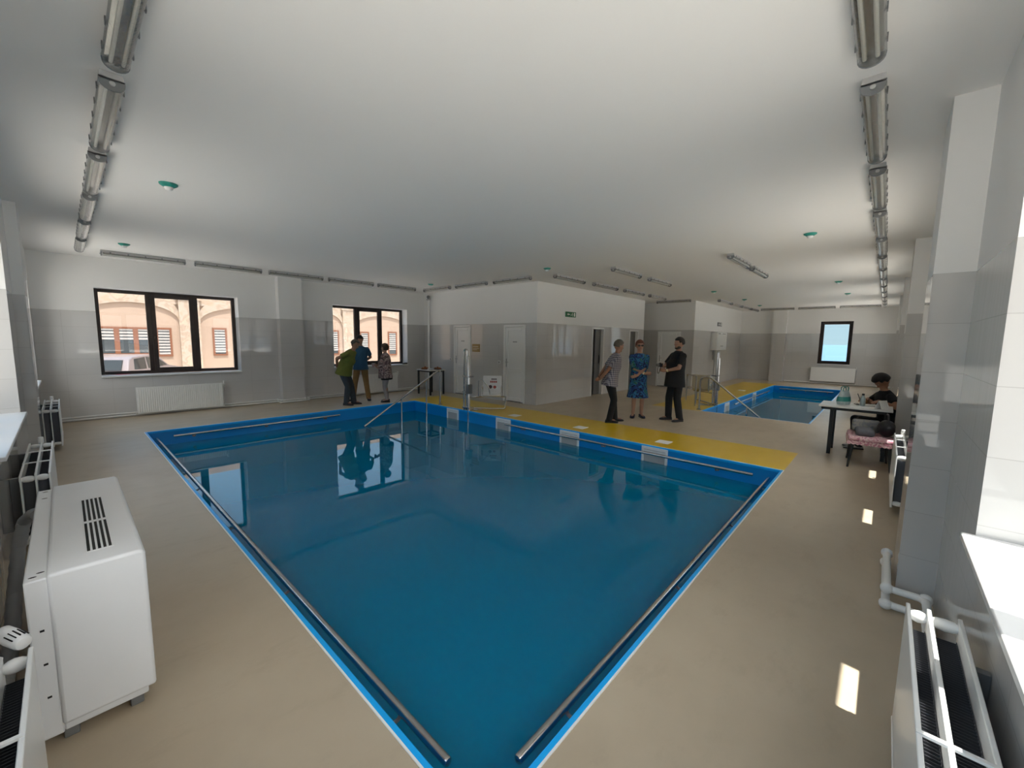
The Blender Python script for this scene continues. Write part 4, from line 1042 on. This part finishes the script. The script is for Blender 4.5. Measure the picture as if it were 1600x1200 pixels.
RIGHT, LEFTW, TOCAM = R(-47.6), R(132.4), R(222.4)
down = (0, 0, -1)
behind = {-1: ((-.20, -.03, .86), (-.6, -1, 0), (.05, .8, -.45), (-1, 0, .1), .5), 1: ((-.21, .04, .90), (-.6, 1, 0), (.05, -.8, -.55), (-1, 0, .1), .5)}
person('person in olive green shirt and slate trousers bending forward by the brown window', (4.66, 9.72), RIGHT, 1.70, dict(
    lean=32, head_pitch=35, w=1.14, belly=.04, pelvis=(-.10, 0, .91), feet={-1: (-.02, -.10, -6), 1: (.10, .10, 8)}, hem=.14,
    arms={-1: ((-.22, -.10, 1.00), (-.9, -1, .2), (.0, .8, -.4), (-1, 0, .1), .5), 1: ((-.22, .02, 1.04), (-.9, 1, .2), (.0, -.8, -.4), (-1, 0, .1), .5)},
    shirt=M['olive'], trousers=M['slate'], tw=1.08, hair=M['hair_grey'], hair_style='balding', skin=M['skin2'], collar=True))
person('person in blue T-shirt and khaki trousers standing at the window with hands behind the back', (5.25, 10.2), R(232), 1.70, dict(
    feet={-1: (0.03, -.21, -22), 1: (0.0, .19, 16)}, head_pitch=14, head_yaw=25, hem=.09, w=1.04,
    arms={-1: ((-.16, -.06, .98), (-.7, -1, .0), (-.1, .9, -.4), (-1, 0, 0), .4), 1: ((-.17, .03, 1.02), (-.7, 1, .0), (-.1, -.9, -.4), (-1, 0, 0), .4)},
    shirt=M['bluetee'], trousers=M['khaki'], hair=M['hair_dark'], skin=M['skin2'], sleeve=.7))
_, arms3, s3 = person('person in rose patterned blouse and pale trousers facing the olive and blue shirts', (5.60, 9.52), LEFTW, 1.50, dict(
    lean=4, w=1.18, belly=.05, feet={-1: (.02, -.10, -8), 1: (-.04, .09, 8)}, hem=.20, head_pitch=2,
    arms={-1: ((.30, -.03, 1.10), (-.3, -1, -.4), (.9, .35, .2), (0, 1, .2), .9), 1: ((.22, .06, 1.03), (-.3, 1, -.6), (.7, -.6, .1), (0, -.6, 1), .5)},
    shirt=M['blouse'], hemband=M['blackfab'], trousers=M['greypants'], tw=.86, hair=M['hair_brown'], hair_style='bob', hair_vol=1.16, sleeve=1.35, leglen=.9))
person('person in checked shirt and black trousers with hands clasped behind the back', (7.50, 4.08), RIGHT, 1.70, dict(
    lean=17, head_pitch=12, head_yaw=12, w=1.06, belly=.02, pelvis=(-.05, 0, .92), feet={-1: (-.06, -.10, -4), 1: (.11, .08, 6)}, hem=.15, knee=(1, 0, 0),
    arms={-1: ((-.26, -.10, .93), (-.5, -1, .0), (-.35, .75, -.3), (-1, 0, .2), .6), 1: ((-.27, .03, .96), (-.6, 1, .1), (-.3, -.8, -.35), (-1, 0, .2), .6)},
    shirt=M['checks'], trousers=M['blackfab'], hair=M['hair_grey'], skin=M['skin2'], collar=True, sleeve=.8, shoes=M['leather']))
person('person in blue and green printed dress and sunglasses with arms crossed at the waist', (8.40, 3.94), R(218), 1.67, dict(
    w=1.0, belly=.015, feet={-1: (.02, -.09, -20), 1: (.0, .10, 6)}, head_pitch=0,
    arms={-1: ((.20, .09, 1.02), (-.3, -1, -.5), (0, 1, .05), (-1, 0, .2), .5), 1: ((.22, -.07, .98), (-.3, 1, -.5), (.05, -1, -.35), (-1, 0, .2), .5)},
    dress=M['dress'], hair=M['hair_red'], hair_vol=1.16, sunglasses=True, band=-1, sleeve=.95, skin=M['skin'], shoes=mat('denim_shoe', (.025, .03, .06), .7)))
_, arms6, s6 = person('bearded person in black T-shirt and black trousers holding a camera', (8.62, 3.20), R(140), 1.74, dict(
    w=1.14, belly=.045, lean=-2, feet={-1: (.07, -.12, -6), 1: (-.05, .13, 10)}, hem=.20, head_pitch=2, beard=True,
    arms={-1: ((.30, -.02, 1.15), (-.3, -1, -.6), (.85, .4, .25), (0, 1, .1), .8), 1: ((.30, .12, 1.07), (-.5, 1, -.4), (.8, -.5, .1), (0, -1, .2), .8)},
    shirt=M['blackfab'], trousers=M['blackfab'], tw=1.1, hair=M['hair_dark'], sleeve=.78, band=1, shoes=M['leather']))
WL, WH = (8.67, -.10), R(114)
_, arms7, s7 = person('person in black with short dark hair sitting and writing at the table', WL, WH, 1.64, dict(
    lean=10, head_pitch=50, pelvis=(0, 0, .465), feet={-1: (.36, -.11, 6), 1: (.42, .12, -4)}, hem=.06, knee=(1, 0, .6),
    arms={-1: ((.34, .10, .86), (-.4, -1, -.5), (.9, .3, -.1), (0, .2, -1), .6), 1: ((.28, .30, .85), (-.4, 1, -.6), (.7, .6, -.05), (0, 0, -1), .4)},
    shirt=M['blackfab'], trousers=M['blackfab'], hair=M['hair_dark'], hair_vol=1.24, skin=M['skin2'], sleeve=.6, shoes=mat('pale_trainer', (.45, .43, .43), .6)))
def held(arms, q, loc, hd, d):
    """world point in front of a person's hand"""
    w = arms[q][1]; return Matrix.Translation((loc[0], loc[1], 0)) @ Matrix.Rotation(hd, 4, 'Z') @ (w + V(d))
p = held(arms6, -1, (8.62, 3.20), R(140), (.09, .045, .03))
root = thing('camera', 'small black camera held by the bearded person in black', 'camera', p, R(140))
m = MB(); m.box((-.03, -.055, -.035), (.03, .055, .035)); m.box((-.02, -.02, .035), (.02, .02, .05)); obj('body', m, M['blackm'], root, bevel=.006)
m = MB(); m.tube([(.03, 0, 0), (.075, 0, 0)], [.028, .026], 16); obj('lens', m, M['grey'], root)
m = MB(); m.tube(bend([(0, .055, .02), (.04, .085, -.06), (.05, .05, -.17), (.04, -.02, -.17), (.02, -.07, -.08), (0, -.055, .02)], .05), .006, 8); obj('strap', m, M['blackfab'], root)
p = held(arms3, -1, (5.60, 9.52), LEFTW, (.075, .04, .0))
root = thing('paper_cup', 'pale pink paper cup held by the person in the rose blouse', 'cup', p)
m = MB(); m.lathe([(.026, -.05), (.036, .05), (.038, .054), (.034, .05), (.024, -.045), (.002, -.045)], n=18); obj('cup', m, mat('pink_cup', (.50, .34, .36), .5), root)
m = MB(); m.lathe([(.0375, .048), (.0385, .052), (.0375, .056), (.0345, .052)], n=18); obj('rim', m, M['paper'], root)
p = held(arms7, -1, WL, WH, (.10, .03, -.01))
root = thing('pen', 'dark pen in the hand of the person writing', 'pen', p, R(20))
m = MB(); m.tube([(0, 0, -.05), (.02, .01, .0), (.055, .03, .085)], .0045, 8); obj('barrel', m, M['blackm'], root)
m = MB(); m.tube([(-.004, -.002, -.062), (0, 0, -.05)], [.001, .0045], 8); obj('nib', m, M['chrome'], root)

# ------------------------------------------------------------------ outside
GZ = -.60
mb = MB()
mb.box((-60, -60, GZ - .3), (40, YR - TH - .02, GZ)); mb.box((-60, YR - TH - .02, GZ - .3), (XL - TH - .02, 80, GZ))
mb.box((XL - TH - .02, YW + TH + .02, GZ - .3), (40, 80, GZ)); mb.box((XF + TH + .02, YR - TH - .02, GZ - .3), (40, YW + TH + .02, GZ))
struct('ground', mb, M['pave'], smooth=0)
mb = MB(); mb.box((40.5, -2500, -6.3), (6000, 3500, -6)); struct('sea', mb, M['sea'], smooth=0)
FY = 26.0
b = thing('neighbour_building', 'peach rendered building with stone pilasters seen through the brown windows', 'building', (8, FY, GZ))
def B(mb, a, c, m=0): mb.box(tuple(V(a) - V((8, FY, GZ))), tuple(V(c) - V((8, FY, GZ))), m)
m = MB(); B(m, (-14, FY, GZ), (34, FY + 8, 4.75)); obj('facade', m, M['facade'], b, smooth=0)
m = MB(); B(m, (-14.3, FY - .35, 4.75), (34.3, FY + 8.3, 5.05)); obj('roof', m, M['stone'], b, smooth=0)
m = MB(); B(m, (-14, FY - .06, 3.15), (34, FY, 3.75)); obj('stone_band', m, M['stone'], b, smooth=0)
for x in (-4.6, .1, 4.35, 9.6, 12.6, 17.4, 22.5):
    m = MB(); B(m, (x - .42, FY - .18, GZ), (x + .42, FY, 3.75)); B(m, (x - .52, FY - .22, 3.4), (x + .52, FY, 3.6)); obj('pilaster', m, M['stone'], b, smooth=0)
# shallow stone arches between the pilasters
for x0, x1 in ((.52, 3.93), (4.77, 9.18), (10.02, 12.18), (13.02, 16.98)):
    m = MB(); c = (x0 + x1) / 2; rr = (x1 - x0) / 2; o = V((8, FY, GZ)); outer = []; inner = []
    for i in range(17):
        t = math.pi * i / 16; inner.append((c - rr * math.cos(t), 2.35 + .80 * math.sin(t))); outer.append((c - rr * math.cos(t), 2.35 + .80 * math.sin(t) + .45))
    for i in range(16):
        q = [inner[i], inner[i + 1], outer[i + 1], outer[i]]
        m.prism([(u - o.x, v - o.z) for u, v in q], -.08, 0, lambda u, v, w: (u, w, v))
    obj('arch', m, M['stone'], b, smooth=0)
def fwin(x0, x1, z0, z1, cols, bl):
    f = MB(); k = .085
    B(f, (x0, FY - .05, z0), (x1, FY, z0 + k)); B(f, (x0, FY - .05, z1 - k), (x1, FY, z1)); B(f, (x0, FY - .05, z0 + k), (x0 + k, FY, z1 - k)); B(f, (x1 - k, FY - .05, z0 + k), (x1, FY, z1 - k))
    w = (x1 - x0) / cols
    for i in range(1, cols): B(f, (x0 + w * i - .09, FY - .05, z0 + k), (x0 + w * i + .09, FY, z1 - k))
    fr = obj('window', f, M['orangewood'], b, smooth=0)
    g = MB(); B(g, (x0 + .03, FY - .02, z0 + .03), (x1 - .03, FY - .005, z1 - .03)); obj('pane', g, M['darkglass'], fr, smooth=0)
    q = MB(); z = z1 - .06; n = 0
    while z > z1 - (z1 - z0) * bl + .08:
        B(q, (x0 + .08, FY - .034, z - .10), (x1 - .08, FY - .024, z - .01)); z -= .14
    obj('blind', q, M['blind'], fr, smooth=0)
fwin(1.02, 2.95, .70, 2.0, 3, .45)
fwin(3.02, 3.62, .62, 2.0, 1, .95); fwin(5.27, 5.90, .62, 2.06, 1, .95); fwin(7.3, 8.6, .6, 2.05, 2, .5)
fwin(11.1, 11.95, .55, 2.1, 1, .9); fwin(13.35, 14.02, .5, 2.05, 1, .95); fwin(15.45, 16.15, .45, 2.1, 1, .8); fwin(-3.2, -1.2, .7, 2.0, 3, .5)
m = MB(); m.tube([(-3.6, -.15, 3.3), (-3.6, -.4, 3.3)], .02, 8); m.ell((-3.6, -.42, 3.2), (.11, .11, .11)); obj('wall_lamp', m, M['paper'], b)

car = thing('car', 'warm silver hatchback parked outside the wide brown window', 'car', (1.8, 21.9, GZ), R(58))
prof = [(-1.95, .35), (-1.98, .72), (-1.92, .92), (-1.62, 1.36), (-1.40, 1.46), (-.4, 1.50), (.25, 1.44), (1.0, 1.02), (1.75, .88), (1.98, .68), (2.0, .34)]
m = MB(); rings = []
for y, k in ((-.84, .985), (-.80, 1.0), (.80, 1.0), (.84, .985)):
    rings.append([(u, y * (1 if v < .95 else .86), .3 + (v - .3) * k) for u, v in prof])
m.loft(rings); obj('body', m, M['carpaint'], car, bevel=.04, seg=3)
m = MB()
for s in (-1, 1):
    for poly in ([(-1.48, .98), (-1.36, 1.36), (-.72, 1.41), (-.72, .97)], [(-.62, .97), (-.62, 1.41), (.12, 1.36), (.72, 1.03)]):
        m.prism(poly, s * .74, s * .80, lambda u, v, w: (u, w * (1 if v < 1.1 else .935), v))
obj('side_window', m, M['carglass'], car)
m = MB(); m.loft([[(-1.955, -.62, .98), (-1.955, .62, .98), (-1.70, .56, 1.34), (-1.70, -.56, 1.34)], [(-1.90, -.62, .98), (-1.90, .62, .98), (-1.64, .56, 1.34), (-1.64, -.56, 1.34)]]); obj('rear_window', m, M['carglass'], car)
m = MB(); m.loft([[(.36, -.58, 1.40), (.36, .58, 1.40), (1.0, .66, 1.05), (1.0, -.66, 1.05)], [(.30, -.58, 1.36), (.30, .58, 1.36), (.94, .66, 1.02), (.94, -.66, 1.02)]]); obj('windscreen', m, M['carglass'], car)
for s in (-1, 1):
    m = MB(); m.box((-2.0, s * .52, .76), (-1.88, s * .84, .92)); obj('tail_light', m, M['redlight'], car, bevel=.02)
for x in (-1.25, 1.25):
    for s in (-1, 1):
        m = MB(); m.tube([(x, s * .64, .31), (x, s * .85, .31)], .31, 24); w = obj('wheel', m, M['rubber'], car)
        m = MB(); m.tube([(x, s * .845, .31), (x, s * .86, .31)], .19, 20); obj('hub', m, M['lightgrey'], w)

# ------------------------------------------------------------------ light, sky, camera
SKY, HAZE, SUN = .90, 1.45, 19.0
sun = bpy.data.lights.new('sun', 'SUN'); sun.energy = SUN; sun.angle = R(.53); sun.color = (1, .96, .90)
so = bpy.data.objects.new('sun', sun); COL.objects.link(so); so.location = (0, -10, 25)
so.rotation_mode = 'QUATERNION'; so.rotation_quaternion = V((.12, 1, -3.05)).to_track_quat('-Z', 'Y')
w = bpy.data.worlds.new('sky'); SC.world = w; w.use_nodes = True; t = w.node_tree; t.nodes.clear()
o = N(t, 'ShaderNodeOutputWorld'); bg = N(t, 'ShaderNodeBackground'); L(t, bg, 0, o, 0)
tc = N(t, 'ShaderNodeTexCoord'); sp = N(t, 'ShaderNodeSeparateXYZ'); L(t, tc, 'Generated', sp, 0)
r = N(t, 'ShaderNodeValToRGB'); e = r.color_ramp
e.elements[0].position = 0.0; e.elements[0].color = (.62, .88, 1.0, 1)
e.elements[1].position = .9; e.elements[1].color = (.38, .62, 1.0, 1)
k = e.elements.new(.25); k.color = (.50, .75, 1.0, 1)
L(t, sp, 2, r, 0)
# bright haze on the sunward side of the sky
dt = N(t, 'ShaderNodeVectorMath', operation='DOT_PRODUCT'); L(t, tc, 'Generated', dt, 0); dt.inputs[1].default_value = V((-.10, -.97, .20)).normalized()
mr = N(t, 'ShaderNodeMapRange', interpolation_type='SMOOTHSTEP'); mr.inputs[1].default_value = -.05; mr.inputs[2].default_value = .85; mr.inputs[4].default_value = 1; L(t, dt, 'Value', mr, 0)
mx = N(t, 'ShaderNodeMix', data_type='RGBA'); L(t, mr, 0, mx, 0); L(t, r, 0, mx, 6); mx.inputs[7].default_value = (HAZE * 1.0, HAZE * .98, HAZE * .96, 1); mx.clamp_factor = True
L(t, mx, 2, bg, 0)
zr = N(t, 'ShaderNodeMapRange', interpolation_type='SMOOTHSTEP'); zr.inputs[1].default_value = .08; zr.inputs[2].default_value = .30
zr.inputs[3].default_value = SKY; zr.inputs[4].default_value = SKY * 4.0; L(t, sp, 2, zr, 0); L(t, zr, 0, bg, 1)

yaw, pitch, roll, F = .73954, .10766, .01375, 637.9
f = V((math.cos(yaw) * math.cos(pitch), math.sin(yaw) * math.cos(pitch), -math.sin(pitch)))
rt = V((math.sin(yaw), -math.cos(yaw), 0)); u = rt.cross(f)
r2 = rt * math.cos(roll) + u * math.sin(roll); u2 = -rt * math.sin(roll) + u * math.cos(roll)
cam = bpy.data.cameras.new('camera'); co = bpy.data.objects.new('camera', cam); COL.objects.link(co)
mw = Matrix(((r2.x, u2.x, -f.x, 0), (r2.y, u2.y, -f.y, 0), (r2.z, u2.z, -f.z, 1.65), (0, 0, 0, 1)))
co.matrix_world = mw
cam.sensor_width = 36; cam.lens = F / 1600 * 36; cam.clip_start = .02; cam.clip_end = 9000
SC.camera = co
vs = SC.view_settings; vs.view_transform = 'Standard'; vs.look = 'None'; vs.gamma = 1; vs.use_curve_mapping = False; vs.exposure = 0.0
cy = SC.cycles
cy.use_denoising = True; cy.max_bounces = 14; cy.diffuse_bounces = 10; cy.glossy_bounces = 5; cy.transparent_max_bounces = 24; cy.transmission_bounces = 6
cy.caustics_reflective = False; cy.caustics_refractive = False; cy.sample_clamp_indirect = 6.0; cy.blur_glossy = .05
